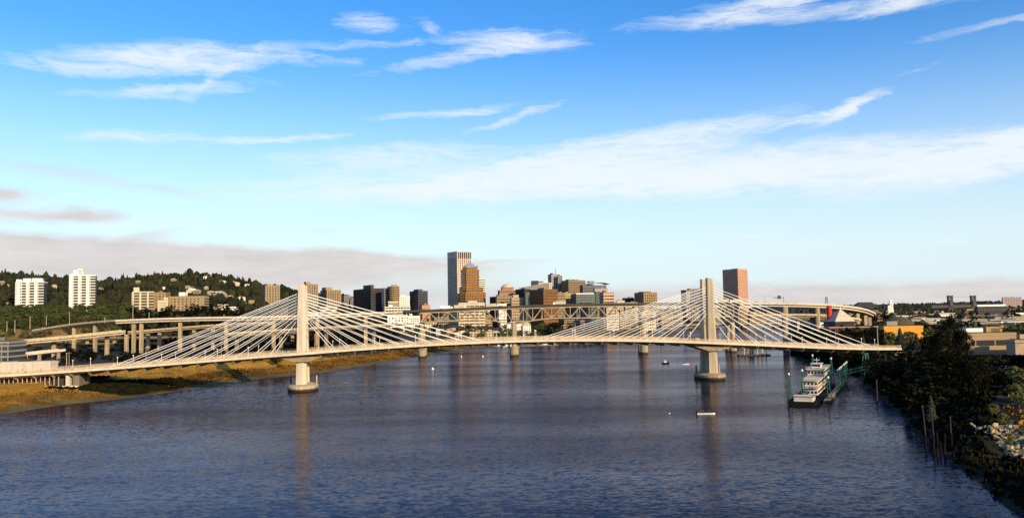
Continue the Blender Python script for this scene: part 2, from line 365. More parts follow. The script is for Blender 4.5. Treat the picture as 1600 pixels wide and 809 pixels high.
# water
mw = MB(); wat = bpy.data.materials.new('river_water'); wat.use_nodes = True; n, l = wat.node_tree.nodes, wat.node_tree.links
b = n['Principled BSDF']; b.inputs['Base Color'].default_value = (.009, .010, .036, 1); b.inputs['IOR'].default_value = 1.33; b.inputs['Specular IOR Level'].default_value = .105; b.inputs['Specular Tint'].default_value = (.85, .9, 1.0, 1)
g = n.new('ShaderNodeNewGeometry')
def wnoise(scale, sc, detail, rough=.6, rot=0):
    mp = n.new('ShaderNodeMapping'); mp.inputs['Scale'].default_value = sc; mp.inputs['Rotation'].default_value = (0, 0, rot); l.new(g.outputs['Position'], mp.inputs[0])
    t = n.new('ShaderNodeTexNoise'); t.inputs['Scale'].default_value = scale; t.inputs['Detail'].default_value = detail; t.inputs['Roughness'].default_value = rough
    l.new(mp.outputs[0], t.inputs['Vector']); return t.outputs[0]
def wm(op, a, b_, clamp=False):
    q = n.new('ShaderNodeMath'); q.operation = op; q.use_clamp = clamp
    for i, v in enumerate((a, b_)):
        if isinstance(v, (int, float)): q.inputs[i].default_value = v
        else: l.new(v, q.inputs[i])
    return q.outputs[0]
w1 = wnoise(.16, (.45, 1.0, 1), 7, .68, R(8)); w2 = wnoise(.9, (.5, 1.1, 1), 5, .65, R(-14))
patch = wnoise(.011, (.8, 1.0, 1), 4, .6, R(25))
pr = n.new('ShaderNodeMapRange'); pr.inputs[1].default_value = .35; pr.inputs[2].default_value = .65; pr.inputs[3].default_value = .38; pr.inputs[4].default_value = 1.05; l.new(patch, pr.inputs[0])
# wave slopes straight from vector noise, so ripples keep their shape at grazing angles
def wcol(scale, sc, detail, rough, rot):
    mp = n.new('ShaderNodeMapping'); mp.inputs['Scale'].default_value = sc; mp.inputs['Rotation'].default_value = (0, 0, rot); l.new(g.outputs['Position'], mp.inputs[0])
    t = n.new('ShaderNodeTexNoise'); t.inputs['Scale'].default_value = scale; t.inputs['Detail'].default_value = detail; t.inputs['Roughness'].default_value = rough
    l.new(mp.outputs[0], t.inputs['Vector']); return t.outputs['Color']
def vm(op, a, b_):
    q = n.new('ShaderNodeVectorMath'); q.operation = op
    for i, v in enumerate((a, b_)):
        if isinstance(v, tuple): q.inputs[i].default_value = v
        else: l.new(v, q.inputs[i])
    return q.outputs[0]
na = vm('MULTIPLY', vm('SUBTRACT', wcol(.55, (.5, 1.1, 1), 6, .65, R(8)), (.5,.5,.5)), (.24,.40,0))
nb_ = vm('MULTIPLY', vm('SUBTRACT', wcol(1.6, (.5, 1.0, 1), 4, .6, R(-12)), (.5,.5,.5)), (.36,.60,0))
nsum = vm('ADD', na, nb_)
sc_ = n.new('ShaderNodeVectorMath'); sc_.operation = 'SCALE'; l.new(nsum, sc_.inputs[0]); l.new(pr.outputs[0], sc_.inputs['Scale'])
nn = n.new('ShaderNodeVectorMath'); nn.operation = 'NORMALIZE'; l.new(vm('ADD', sc_.outputs[0], (0,0,1)), nn.inputs[0]); l.new(nn.outputs[0], b.inputs['Normal'])
rr = n.new('ShaderNodeMapRange'); rr.inputs[1].default_value = .35; rr.inputs[2].default_value = .65; rr.inputs[3].default_value = .06; rr.inputs[4].default_value = .16; l.new(patch, rr.inputs[0])
# waves too small to resolve hide part of the sky from each other, so the river mirrors less than a flat sheet would
fr = n.new('ShaderNodeFresnel'); fr.inputs['IOR'].default_value = 1.33; l.new(nn.outputs[0], fr.inputs['Normal'])
lane = wnoise(.009, (.45, 1.6, 1), 5, .6, R(14)); lr = n.new('ShaderNodeMapRange'); lr.inputs[1].default_value = .38; lr.inputs[2].default_value = .66; lr.inputs[3].default_value = .36; lr.inputs[4].default_value = .68; l.new(lane, lr.inputs[0])
fm = n.new('ShaderNodeMath'); fm.operation = 'MULTIPLY'; l.new(lr.outputs[0], fm.inputs[1]); l.new(fr.outputs[0], fm.inputs[0])
df = n.new('ShaderNodeBsdfDiffuse'); df.inputs['Color'].default_value = (.011, .012, .024, 1)
gl = n.new('ShaderNodeBsdfGlossy'); gl.inputs['Color'].default_value = (.90, .82, .88, 1); l.new(rr.outputs[0], gl.inputs['Roughness']); l.new(nn.outputs[0], gl.inputs['Normal'])
ms = n.new('ShaderNodeMixShader'); l.new(fm.outputs[0], ms.inputs[0]); l.new(df.outputs[0], ms.inputs[1]); l.new(gl.outputs[0], ms.inputs[2])
l.new(ms.outputs[0], n['Material Output'].inputs['Surface']); n.remove(b)
mw.add([(-700,-700,0),(1400,-700,0),(1400,3100,0),(-700,3100,0)], [(0,1,2,3)], wat)
wo = mw.obj('river'); wo['kind'] = 'structure'

# ------------------------------------------------------------------ the cable-stayed bridge
BA = math.atan(.118); BO = Vector((0, 447, 0)); bn = Vector((-math.sin(BA), math.cos(BA), 0)); bu = Vector((math.cos(BA), math.sin(BA), 0))
def bhit(px, py, v):
    d = ray(px, py); t = (v - (CAM - BO).dot(bn)) / d.dot(bn); p = CAM + d * t; return (p - BO).dot(bu), p.z
EDGE = [bhit(a, b_, -11.9) for a, b_ in ((-90,592),(0,586),(50,582.5),(100,579),(150,575.5),(200,572),(300,565.3),(400,558),(470,552),(550,545.5),(600,541.5),(690,536),(760,532.7),(830,530.9),(900,530.2),(960,530.4),(1040,533),(1105,535.6),(1190,538.2),(1300,541),(1405,543),(1440,544))]
EU = [e[0] for e in EDGE]; EZ = [e[1] for e in EDGE]
_pf = np.polyfit(EU, EZ, 5)
def dz(u): return float(np.polyval(_pf, u))
UL = bhit(471, 500, -6)[0]; UR = bhit(1112, 500, -6)[0]
U0, U1 = EU[0], EU[-2] + 1.5
def bulge(u): return 2.6 * (math.exp(-((u - UL)/13)**2) + math.exp(-((u - UR)/13)**2))
def bw(u, v, z=0): return BO + bu * u + bn * v + Vector((0, 0, z))
bridge = thing('cable_stayed_bridge', 'long white cable-stayed bridge with two pale concrete towers crossing the river in front', 'bridge', tuple(BO), BA)
def sweep(name, prof, m, us, parent, mats=None, wide=True):
    """prof(u) -> closed list of (v, dz)"""
    mb = MB(); secs = [[(u, v, dz(u) + w_) for v, w_ in prof(u)] for u in us]; mb.loft(secs, m); return mb.obj(name, parent)
US = list(np.arange(U0, U1, 4.0)) + [U1]
def pdeck(u):
    b_ = bulge(u); e = 11.3 + b_
    return [(-e,-.05),(-e,-1.0),(-9.5,-1.35),(-8,-2.0),(8,-2.0),(9.5,-1.35),(e,-1.0),(e,-.05)]
rail_m = mat('beige_railing', (.58,.46,.30), .6)
sweep('deck', pdeck, concrete, US, bridge)
for s in (-1, 1):
    def pe(u, s=s):
        e = 11.3 + bulge(u); a = [(s*(e+.003),.12),(s*(e+.55),.12),(s*(e+.7),-.9),(s*(e+.003),-1.15)]; return a if s < 0 else a[::-1]
    sweep('edge_beam', pe, concrete_w, US, bridge)
    def pc(u, s=s):
        a = [(s*7.1,-.045),(s*7.1,.35),(s*6.8,.35),(s*6.8,-.045)]; return a if s > 0 else a[::-1]
    sweep('kerb', pc, concrete, US, bridge)
    mb = MB()
    for h_ in (.3, .6, .9, 1.2, 1.5):
        for a, b_ in zip(US[:-1], US[1:]):
            mb.bar((a, s*(11.5+bulge(a)), dz(a)+h_), (b_, s*(11.5+bulge(b_)), dz(b_)+h_), .11 if h_ < 1.4 else .16, .1 if h_ < 1.4 else .14, rail_m)
    for u in np.arange(U0+1, U1, 1.25):
        v = s*(11.5+bulge(u)); mb.box(u-.06, u+.06, v-.05, v+.05, dz(u)-.04, dz(u)+1.5, rail_m)
    mb.obj('railing', bridge)
for v in (-3.4,-1.9,1.9,3.4):
    sweep('rail', lambda u, v=v: [(v-.06,-.045),(v-.06,.08),(v+.06,.08),(v+.06,-.045)][::-1], steel_dk, US, bridge)
fbm = MB().add([(-.35,-11.6,-1.0),(.35,-11.6,-1.0),(.35,11.6,-1.0),(-.35,11.6,-1.0),(-.35,-8.5,-2.9),(.35,-8.5,-2.9),(.35,8.5,-2.9),(-.35,8.5,-2.9)], [(0,1,2,3),(7,6,5,4),(0,4,5,1),(1,5,6,2),(2,6,7,3),(3,7,4,0)], concrete)
fme = bake('floor_beam', fbm)
for u in np.arange(U0+6, U1-2, 8.6):
    if min(abs(u-UL), abs(u-UR)) > 5: inst(fme, 'floor_beam', bridge, (u, 0, dz(u)-.02))
def leg_sections(side, z0, z1):
    secs = []
    for z in np.linspace(z0, z1, 14):
        t = z / 54.5; w_ = 2.75 * (1 - t) + 1.65 * t; d_ = 2.6 * (1 - t) + 1.6 * t
        cv = 4.5 + 1.0 * (1 - t)
        pts = [(-w_, d_), (w_, d_), (w_, -d_*.35), (w_*.35, -d_*1.15), (-w_, -d_*.75)]
        secs.append([(x, side * (cv + (-y)) if side > 0 else side*(cv) + y, z + (0 if z < z1 - .01 else -x*.22)) for x, y in pts])
    return secs
for ut in (UL, UR):
    zt = 54.6
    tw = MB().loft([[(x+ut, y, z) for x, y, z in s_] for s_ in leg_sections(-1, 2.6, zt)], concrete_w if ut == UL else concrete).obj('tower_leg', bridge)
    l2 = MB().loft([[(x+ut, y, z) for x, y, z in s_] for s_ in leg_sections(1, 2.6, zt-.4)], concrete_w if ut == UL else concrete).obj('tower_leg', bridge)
    # recessed web between the legs below the deck, haunched crossbeam and boat-shaped footing
    MB().box(ut-2.0, ut+1.4, -4.2, 4.2, 2.5, dz(ut)-4.2, concrete).obj('pier_wall', bridge)
    mb = MB(); z_ = dz(ut)
    mb.add([(ut-11,-11,z_-2.05),(ut+11,-11,z_-2.05),(ut+11,11,z_-2.05),(ut-11,11,z_-2.05),(ut-3.4,-9.2,z_-4.6),(ut+3.4,-9.2,z_-4.6),(ut+3.4,9.2,z_-4.6),(ut-3.4,9.2,z_-4.6)], [(0,1,2,3),(7,6,5,4),(0,4,5,1),(1,5,6,2),(2,6,7,3),(3,7,4,0)], concrete)
    mb.obj('crossbeam', bridge)
    def foot(k_, z): return [(ut + math.copysign(abs(math.cos(t))**1.0, math.cos(t))*7.6*k_, math.copysign(abs(math.sin(t))**.8, math.sin(t))*12.5*k_, z) for t in np.linspace(0, 2*math.pi, 29)[:-1]]
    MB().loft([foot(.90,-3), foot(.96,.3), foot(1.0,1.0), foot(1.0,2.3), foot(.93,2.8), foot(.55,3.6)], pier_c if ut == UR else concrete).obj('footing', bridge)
    for sx_ in (-6.6, 6.6):
        MB().tube([(ut+sx_, 2.5, -2), (ut+sx_, 2.5, 7.0)], .38, steel_dk if sx_ < 0 else concrete, 10).obj('fender_pile', bridge)
    for sd_ in (-1, 1):
        for s in (-1, 1):
            for i in range(10):
                u = ut + sd_ * (15.5 + i * 8.55); zc = 36.2 + i * 1.5; t = zc/54.5; w_ = 2.75*(1-t) + 1.65*t
                v0 = s * (4.5 + 1.0*(1-t))
                a = Vector((ut + sd_*w_*.96, v0, zc)); b_ = Vector((u, s*7.6, dz(u)+.25))
                MB().tube([a, b_], .15, cable_m, 6, False).obj('cable', bridge)
            
# overhead wire poles and lamp posts stand on the deck
def lamp_proto():
    t = thing('street_lamp', '', 'street lamp')
    MB().tube([(0,0,0),(0,0,4.6)], [.11,.08], white_steel, 6).obj('pole', t)
    MB().box(-.28,.28,-.14,.14,4.6,5.0, white_steel).obj('lamp_head', t); return t
def copy_tree(root, parent=None):
    c = root.copy(); C.objects.link(c)
    if parent: c.parent = parent
    for ch in KIDS[root.name]:
        copy_tree_child(ch, c)
    return c
KIDS = {}
def remember(root):
    KIDS[root.name] = [o for o in root.children]
    for o in root.children: remember(o)
def copy_tree_child(o, par):
    c = o.copy(); C.objects.link(c); c.parent = par
    for ch in KIDS.get(o.name, []): copy_tree_child(ch, c)
lp = lamp_proto(); remember(lp); first = True
for i, u in enumerate(np.arange(UL-110, UR+100, 21.0)):
    for dd, v in ((0,-8.6),(2.0,8.6)):
        if min(abs(u-UL), abs(u-UR)) < 7: continue
        o = lp if first else copy_tree(lp); first = False
        o.location = bw(u+dd, v, dz(u+dd)-.03); o.rotation_euler = (0,0,BA)
        tag(o, 'short white lamp post on the walkway of the cable-stayed bridge', 'street lamp', 'short white lamp posts along the cable-stayed bridge')
mb = MB().tube([(0,0,0),(0,0,9.0)], [.14,.10], steel_tan, 6); pm = bake('wire_pole', mb); am = bake('arm', MB().bar((0,-3.2,8.3),(0,3.2,8.3),.1,.12,steel_tan)); first = True
for i, u in enumerate(np.arange(U0+16, U1-6, 37.0)):
    if min(abs(u-UL), abs(u-UR)) < 6: u += 10
    t = thing('wire_pole', 'slim grey overhead wire pole in the middle of the cable-stayed bridge deck', 'pole', bw(u, 0, dz(u)-.05), BA, 'slim overhead wire poles along the cable-stayed bridge')
    inst(pm, 'pole', t); inst(am, 'arm', t)
# west abutment building with close-set columns under the deck
ab = thing('abutment', 'low abutment with a row of close columns under the left bridge end', 'abutment', tuple(BO), BA)
ua, ub = bhit(-60,590,-8)[0], bhit(116,590,-8)[0]; g0 = 4.0
MB().box(ua, ub-5, -4, 9, g0-2, dz((ua+ub)/2)-2.6, wall_dark).obj('back_wall', ab)
for u in np.arange(ua, ub-6, 2.1): MB().box(u, u+.35, -7.2, -6.8, g0-2, dz(u)-2.1, concrete).obj('column', ab)
MB().box(ub-4, ub-2.2, -8, -5, g0-2, dz(ub)-2.1, concrete_w).obj('end_pier', ab)
MB().box(ua, ub+2, -9.4, -7.4, g0-2, g0+2.0, concrete_w).obj('base_wall', ab)
e1 = bhit(1392,545,0)[0]
ea = thing('abutment', 'tan concrete end support under the right end of the cable-stayed bridge', 'abutment', tuple(BO), BA)
MB().box(e1-3, e1+9, -9, 9, 2, dz(e1)-2.1, pier_c).obj('wall', ea); MB().box(e1+1, e1+40, -11, 11, 3, dz(e1)-2.4, pier_c).obj('embankment', ea)
for px_ in (128,):
    u = bhit(px_, 560, 0)[0]; gz = hz1(*bw(u,0).xy) - 3
    MB().box(u-1.6, u+1.6, -7, 7, gz, dz(u)-1.9, concrete_d).obj('land_pier', bridge)

# people walking over it
def person_mesh(shirt, pants, stride):
    mb = MB()
    mb.tube([(-.09,stride,0.0),(-.1,stride*.5,.42),(-.08,0,.85),(0,0,.92)], [.05,.065,.09,.13], pants, 6)
    mb.tube([(.09,-stride,0.0),(.1,-stride*.3,.44),(.08,0,.85),(0,0,.92)], [.05,.065,.09,.13], pants, 6)
    mb.tube([(0,0,.88),(0,0,1.1),(0,0,1.38),(0,0,1.46)], [.15,.145,.2,.07], shirt, 8)
    for s in (-1, 1): mb.tube([(s*.19,0,1.38),(s*.25,stride*.4*s,1.1),(s*.24,stride*.9*s+.05,.85)], [.055,.045,.035], shirt, 5)
    mb.tube([(0,0,1.44),(0,.01,1.55),(0,.02,1.64),(0,.01,1.74)], [.055,.085,.1,.04], skin_m, 7); return bake('person', mb)
cols = [(.7,.68,.62),(.05,.05,.07),(.35,.05,.04),(.08,.12,.3),(.5,.42,.3),(.6,.5,.1),(.25,.25,.25),(.75,.7,.7)]
pans = [mat('trousers_dark', (.04,.04,.05)), mat('trousers_tan', (.35,.28,.18)), mat('jeans', (.08,.1,.18))]
PM = [person_mesh(mat('shirt_%s' % nm, c_), pans[i % 3], .1 + .08 * (i % 4)) for i, (c_, nm) in enumerate(zip(cols, ['white','black','red','blue','tan','yellow','grey','cream']))]
for i in range(298):
    u = U0 + 6 + (U1 - U0 - 10) * random.random(); v = random.choice([-10.3,-9.6,-8.7,-9.9,-5,-3.5,0,4,8.8,9.9]) + random.uniform(-.4,.4)
    if min(abs(u-UL), abs(u-UR)) < 6 and abs(v) < 11: v = -12.5 if v < 0 else 12.5
    o = inst(random.choice(PM), 'person', None, bw(u, v, dz(u)-.05), BA + random.choice((-1,1)) * math.pi/2 + random.uniform(-.5,.5), (1,1,random.uniform(.92,1.06)))
    tag(o, 'person on foot among the walkers spread over the deck of the cable-stayed bridge', 'person', 'people walking over the cable-stayed bridge')

# ------------------------------------------------------------------ elevated roads
def ribbon(root, pts, width, thick=1.9, m=concrete, top=asphalt, over=1.6, parapet=1.05):
    """pts: world Vectors along the near edge of the deck, the road lies beyond them; butted pieces, local to root"""
    o_ = root.location; P_ = [p - o_ for p in pts]; n_ = len(P_); S = []
    for i in range(n_):
        d = P_[min(i+1,n_-1)] - P_[max(i-1,0)]; d.z = 0; d.normalize(); S.append(Vector((-d.y, d.x, 0)))
    def sec(offs): return [[P_[i] + S[i]*a + Vector((0,0,b_)) for a, b_ in offs] for i in range(n_)]
    MB().loft(sec([(0,-.45),(0,0),(width,0),(width,-.45)]), top).obj('deck', root)
    MB().loft(sec([(-.35,-.6),(-.35,parapet),(-.003,parapet),(-.003,-.6)]), m).obj('parapet', root)
    MB().loft(sec([(width+.003,-.6),(width+.003,parapet),(width+.35,parapet),(width+.35,-.6)]), m).obj('parapet', root)
    MB().loft(sec([(over,-.46-thick),(over,-.46),(width-over,-.46),(width-over,-.46-thick)]), m).obj('girder', root)
    return P_, S
def dense(lst, step=12):
    out_ = []
    for (a, b_) in zip(lst[:-1], lst[1:]):
        k_ = max(1, int((b_ - a).length / step)); out_ += [a.lerp(b_, i / k_) for i in range(k_)]
    out_.append(lst[-1])
    for _ in range(3):
        out_ = [out_[0]] + [(out_[i-1] + out_[i]*2 + out_[i+1]) / 4 for i in range(1, len(out_)-1)] + [out_[-1]]
    return out_
def column(root, px, Y, ztop, w=2.8, d=2.4, off=4.0, m=pier_c, head=None, zb=None):
    X = P(px, 520, Y).x; zb = hz1(X, Y + off) - 1.5 if zb is None else zb
    o_ = root.location
    MB().box(X-w/2-o_.x, X+w/2-o_.x, Y+off-d/2-o_.y, Y+off+d/2-o_.y, zb-o_.z, ztop-o_.z, m).obj('column', root)
MY = 720.0
mq = thing('truss_bridge', 'double-deck tan steel truss bridge with long concrete approaches behind the cable-stayed bridge', 'bridge', (P(803,500,MY).x, MY, 0))
up = [(180,501.3),(230,499.0),(260,498),(330,496.5),(400,496),(460,494.5),(500,493),(602,488.8),(656,486),(740,482),(803,479),(900,476.2),(1008,474.6),(1100,474),(1160,474),(1228,474.5),(1290,476)]
upw = dense([P(a, b_, MY) for a, b_ in up] + [P(1325,478.6,732), P(1345,482,752), P(1357,485,785), P(1366,489,830), P(1368,490.5,880)])
iA = max(i for i, p in enumerate(upw) if p.x <= P(650,480,MY).x); iB = min(i for i, p in enumerate(upw) if p.x >= P(1150,480,MY).x)
ribbon(mq, upw[:iA+1], 17, m=concrete_w); ribbon(mq, upw[iA:iB+1], 17, .7, steel_dk, over=2.5, parapet=1.1); ribbon(mq, upw[iB:], 17, m=concrete_w)
lo = [(352,521.7),(400,518.5),(462,514),(520,511.5),(606,508),(656,503)]
low = dense([P(a, b_, MY) for a, b_ in lo] + [P(745,499.5,MY),P(900,496,MY),P(1050,495,MY),P(1147,494,MY),P(1228,491.5,MY),P(1290,491.5,MY),P(1325,495.5,732),P(1345,499.5,752)])
jA = max(i for i, p in enumerate(low) if p.x <= P(650,480,MY).x); jB = min(i for i, p in enumerate(low) if p.x >= P(1150,480,MY).x)
ribbon(mq, low[:jA+1], 17, thick=1.3); ribbon(mq, low[jB:], 17, thick=1.3)
LD = [p - mq.location for p in low[jA:jB+1]]
MB().loft([[(p.x,2.4,p.z-.9),(p.x,2.4,p.z-.3),(p.x,14.6,p.z-.3),(p.x,14.6,p.z-.9)] for p in LD], steel_dk).obj('lower_deck', mq)
lx = mq.location
# trusses
def interp(tab, px): return float(np.interp(px, [t[0] for t in tab], [t[1] for t in tab]))
BOT = [(656,503.2),(700,501.5),(745,500),(775,501.2),(803,507),(832,500.5),(862,497),(960,496.3),(982,497.5),(1009,503),(1037,496.5),(1060,495),(1147,494.6)]
TOP = [(a, b_ + 3.0) for a, b_ in up]
nodes = [656 + i*14.7 for i in range(11)] + [803 + 14.714*i for i in range(1, 15)] + [1009 + 13.8*i for i in range(1, 11)]
for yo in (1.2, 15.8):
    Pn = []
    for px_ in nodes:
        a = P(px_, interp(TOP, px_), MY); b_ = P(px_, interp(BOT, px_), MY)
        for q in (a, b_): q.y += yo
        a.x = b_.x = P(px_, 490, MY).x; Pn.append((a - lx, b_ - lx))
    for i in range(len(nodes)):
        a, b_ = Pn[i]
        MB().bar(b_ + Vector((0,0,.45)), a - Vector((0,0,.45)), .5, .5, steel_tan).obj('vertical', mq)
        if i < len(nodes) - 1:
            a2, b2 = Pn[i+1]
            MB().bar(a, a2, .62, .9, steel_tan).obj('top_chord', mq); MB().bar(b_, b2, .62, .9, steel_tan).obj('bottom_chord', mq)
            p, q = (b_, a2) if i % 2 == 0 else (a, b2)
            dd = (q - p).normalized() * .6
            MB().bar(p + dd, q - dd, .58, .66, steel_tan).obj('diagonal', mq)
# river piers: pairs of cylinders with collars
for px_, w_ in ((658,2.6),(803,3.3),(1006,2.9),(1145,2.8)):
    X = P(px_, 510, MY).x - lx.x; ztp = P(px_, 506 if px_ < 1000 else 503, MY).z
    for k_, yo in enumerate((1.5, 15.5)):
        MB().tube([(X,yo,7.5),(X,yo,ztp)], w_*.72, pier_c, 14).obj('column', mq)
        MB().tube([(X,yo,-3),(X,yo,6.3),(X,yo,6.4),(X,yo,7.4)], [w_*1.15,w_*1.15,w_*1.3,w_*1.3], pier_c, 16).obj('pier_base', mq)
    MB().box(X-w_*.5, X+w_*.5, 3.5, 13.5, ztp-2.2, ztp-.2, pier_c).obj('pier_cap', mq)
for px_, yt in ((205,500),(217,501),(278,500),(350,499),(425,497),(494,496),(570,493)): column(mq, px_, MY, P(px_, yt+3, MY).z, off=5)
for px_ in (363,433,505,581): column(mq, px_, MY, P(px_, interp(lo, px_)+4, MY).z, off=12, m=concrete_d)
X = P(1228,500,MY).x - lx.x; MB().tube([(X,2,-3),(X,2,P(1228,479,MY).z)], 2.7, pier_c, 14).obj('column', mq)
X = P(1280,500,MY).x - lx.x; MB().tube([(X,4,3),(X,4,P(1280,481,MY).z)], 2.2, pier_c, 14).obj('column', mq)
MB().box(X-3.6, X-.8, 6, 12, 3, P(1280,482,MY).z, concrete_d).obj('column', mq)
for px_, Y_, yt in ((1344,755,486),(1356,785,489),(1362,820,492)): column(mq, px_, Y_, P(px_, yt+3, Y_).z - .4, w=3.0, off=4, zb=6)

def road(label, pts, width, cols, thick=1.8, top=asphalt, m=concrete, w=2.8, name='elevated_road'):
    p0 = P(pts[0][0], 540, pts[0][2]); t = thing(name, label, 'elevated road', (p0.x, p0.y, 0))
    wp = dense([P(*q) for q in pts]); ribbon(t, wp, width, thick, m, top)
    for px_ in cols:
        Y = float(np.interp(px_, [q[0] for q in pts], [q[2] for q in pts])); yt = float(np.interp(px_, [q[0] for q in pts], [q[1] for q in pts]))
        column(t, px_, Y, P(px_, yt, Y).z - .46 - thick + .05, w=w, off=width*.4)
    return t
road('wide pale freeway deck on tall columns sweeping in from the left edge', [(-60,543,640),(0,536.5,655),(60,531.5,668),(110,527,680),(155,522.5,690),(196,517.5,700)], 34, (-30,20,70,155,186), top=grass_m, m=concrete)
road('thin high ramp curving down to the left above the wide freeway deck', [(50,516.5,800),(95,509,790),(130,504.5,775),(180,501,752)], 11, (112,145), 1.3)
road('middle ramp rising to the right below the upper approach', [(200,519,770),(240,515.5,770),(290,511.5,768),(345,507,765),(420,504,762)], 12, (228,246,300,330), 1.5)
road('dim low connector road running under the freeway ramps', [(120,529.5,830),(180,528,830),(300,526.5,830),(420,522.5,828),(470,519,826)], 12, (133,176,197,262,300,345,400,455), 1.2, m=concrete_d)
road('short white ramp below the wide freeway deck at far left', [(14,557,560),(40,553,566),(70,549.5,575),(102,547,590)], 8, (30,58,88), .9, m=concrete_w, w=1.2)
road('low approach road east of the river behind the red cylinder', [(1228,497,900),(1290,498,900),(1330,503,900)], 12, (1250,1310), 1.2, m=concrete_d)

# far bridge downstream, and the distant lift bridge towers
fb = thing('girder_bridge', 'dark low bridge across the river far beyond the truss bridge', 'bridge', (P(1100,505,1500).x, 1500, 0))
x0, x1 = P(1040,505,1500).x - fb.location.x, P(1270,505,1500).x - fb.location.x
zt = P(1150,506,1500).z
MB().box(x0, x1, 0, 16, zt-3.2, zt, steel_dk).obj('girder', fb); MB().box(x0, x1, -.6, -.003, zt-.5, zt+1.0, concrete).obj('parapet', fb)
for px_ in (1078,1119,1165,1215): X = P(px_,505,1500).x - fb.location.x; MB().box(X-5.5, X+5.5, 1, 15, -3, zt-3.2, concrete_d).obj('pier', fb)
for i in range(26):
    X = x0 + (x1-x0)*random.random(); 
lb = thing('lift_bridge', 'distant lift bridge with two black lattice towers and a cable between them', 'lift bridge', (P(1500,470,2600).x, 2600, 12))
for px_ in (1484.5, 1520.5):
    X = P(px_,470,2600).x - lb.location.x; zt = P(px_,463.5,2600).z - 12; mb = MB()
    for a in (-5.5, 5.5):
        for c_ in (-4, 4): mb.bar((X+a,c_,0),(X+a,c_,zt),3.0,3.0,steel_dk)
    for k_ in range(7):
        z0_, z1_ = zt*k_/7, zt*(k_+1)/7
        mb.bar((X-5.5,-4,z0_),(X+5.5,-4,z1_),1.8,1.8,steel_dk); mb.bar((X+5.5,-4,z0_),(X-5.5,-4,z1_),1.1,1.1,steel_dk)
    mb.obj('tower', lb); MB().box(X-8,X+8,-5,5,zt,zt+4,steel_dk).obj('sheave_house', lb)
    MB().box(X-4.5,X+4.5,-7.6,-6.2,zt*.35,zt*.78,steel_dk).obj('counterweight', lb)
xa, xb = P(1484.5,470,2600).x - lb.location.x, P(1520.5,470,2600).x - lb.location.x
MB().bar((xa,0,zt),(xb,0,zt-1),.5,.5,steel_dk).obj('cable', lb)
MB().box(xa-60,xb+60,-4,4,12,20,steel_dk).obj('span', lb)

# vehicles on the truss bridge
def car_mesh(c_, truck=False):
    mb = MB()
    if truck:
        mb.prism([(-5.5,-1.2),(3.2,-1.2),(3.2,1.2),(-5.5,1.2)], .9, 3.7, c_); mb.prism([(3.5,-1.15),(5.6,-1.15),(5.6,1.15),(3.5,1.15)], .6, 2.9, MATS['boat_white'], [(3.5,-1.1),(5.1,-1.1),(5.1,1.1),(3.5,1.1)]); wx = (-4,-2.8,4.5)
    else:
        mb.prism([(-2.2,-.88),(2.2,-.88),(2.3,0),(2.2,.88),(-2.2,.88)], .3, .85, c_); mb.prism([(-1.9,-.8),(1.2,-.8),(1.2,.8),(-1.9,.8)], .85, 1.45, glass_d, [(-1.5,-.65),(.6,-.65),(.6,.65),(-1.5,.65)]); mb.box(-1.4,.5,-.62,.62,1.45,1.5,c_); wx = (-1.35,1.35)
    for x in wx:
        for y in (-.9,.9): mb.tube([(x,y-.1,.33),(x,y+.1,.33)], .34, steel_dk, 10)
    return bake('car', mb)
CM = [car_mesh(mat('paint_'+n_, c_, .35)) for n_, c_ in (('white',(.75,.75,.75)),('black',(.03,.03,.03)),('silver',(.45,.46,.48)),('red',(.4,.03,.03)),('blue',(.05,.1,.3)))]
TM = [car_mesh(mat('box_white', (.75,.72,.68), .5), True), car_mesh(mat('box_tan', (.5,.42,.3), .5), True)]
UWX = [p.x for p in upw[:-6]]; UWZ = [p.z for p in upw[:-6]]
for i in range(34):
    X = random.uniform(-320, 270); tr = random.random() < .3; lane = random.choice((3,6.5,10.5,14))
    o = inst(random.choice(TM if tr else CM), 'truck' if tr else 'car', None, (X, MY+lane, float(np.interp(X, UWX, UWZ))+.01), 0 if lane > 8 else math.pi)
    tag(o, 'box truck driving along the upper deck of the truss bridge' if tr else 'car driving along the upper deck of the truss bridge', 'truck' if tr else 'car', 'trucks on the truss bridge' if tr else 'cars on the truss bridge')

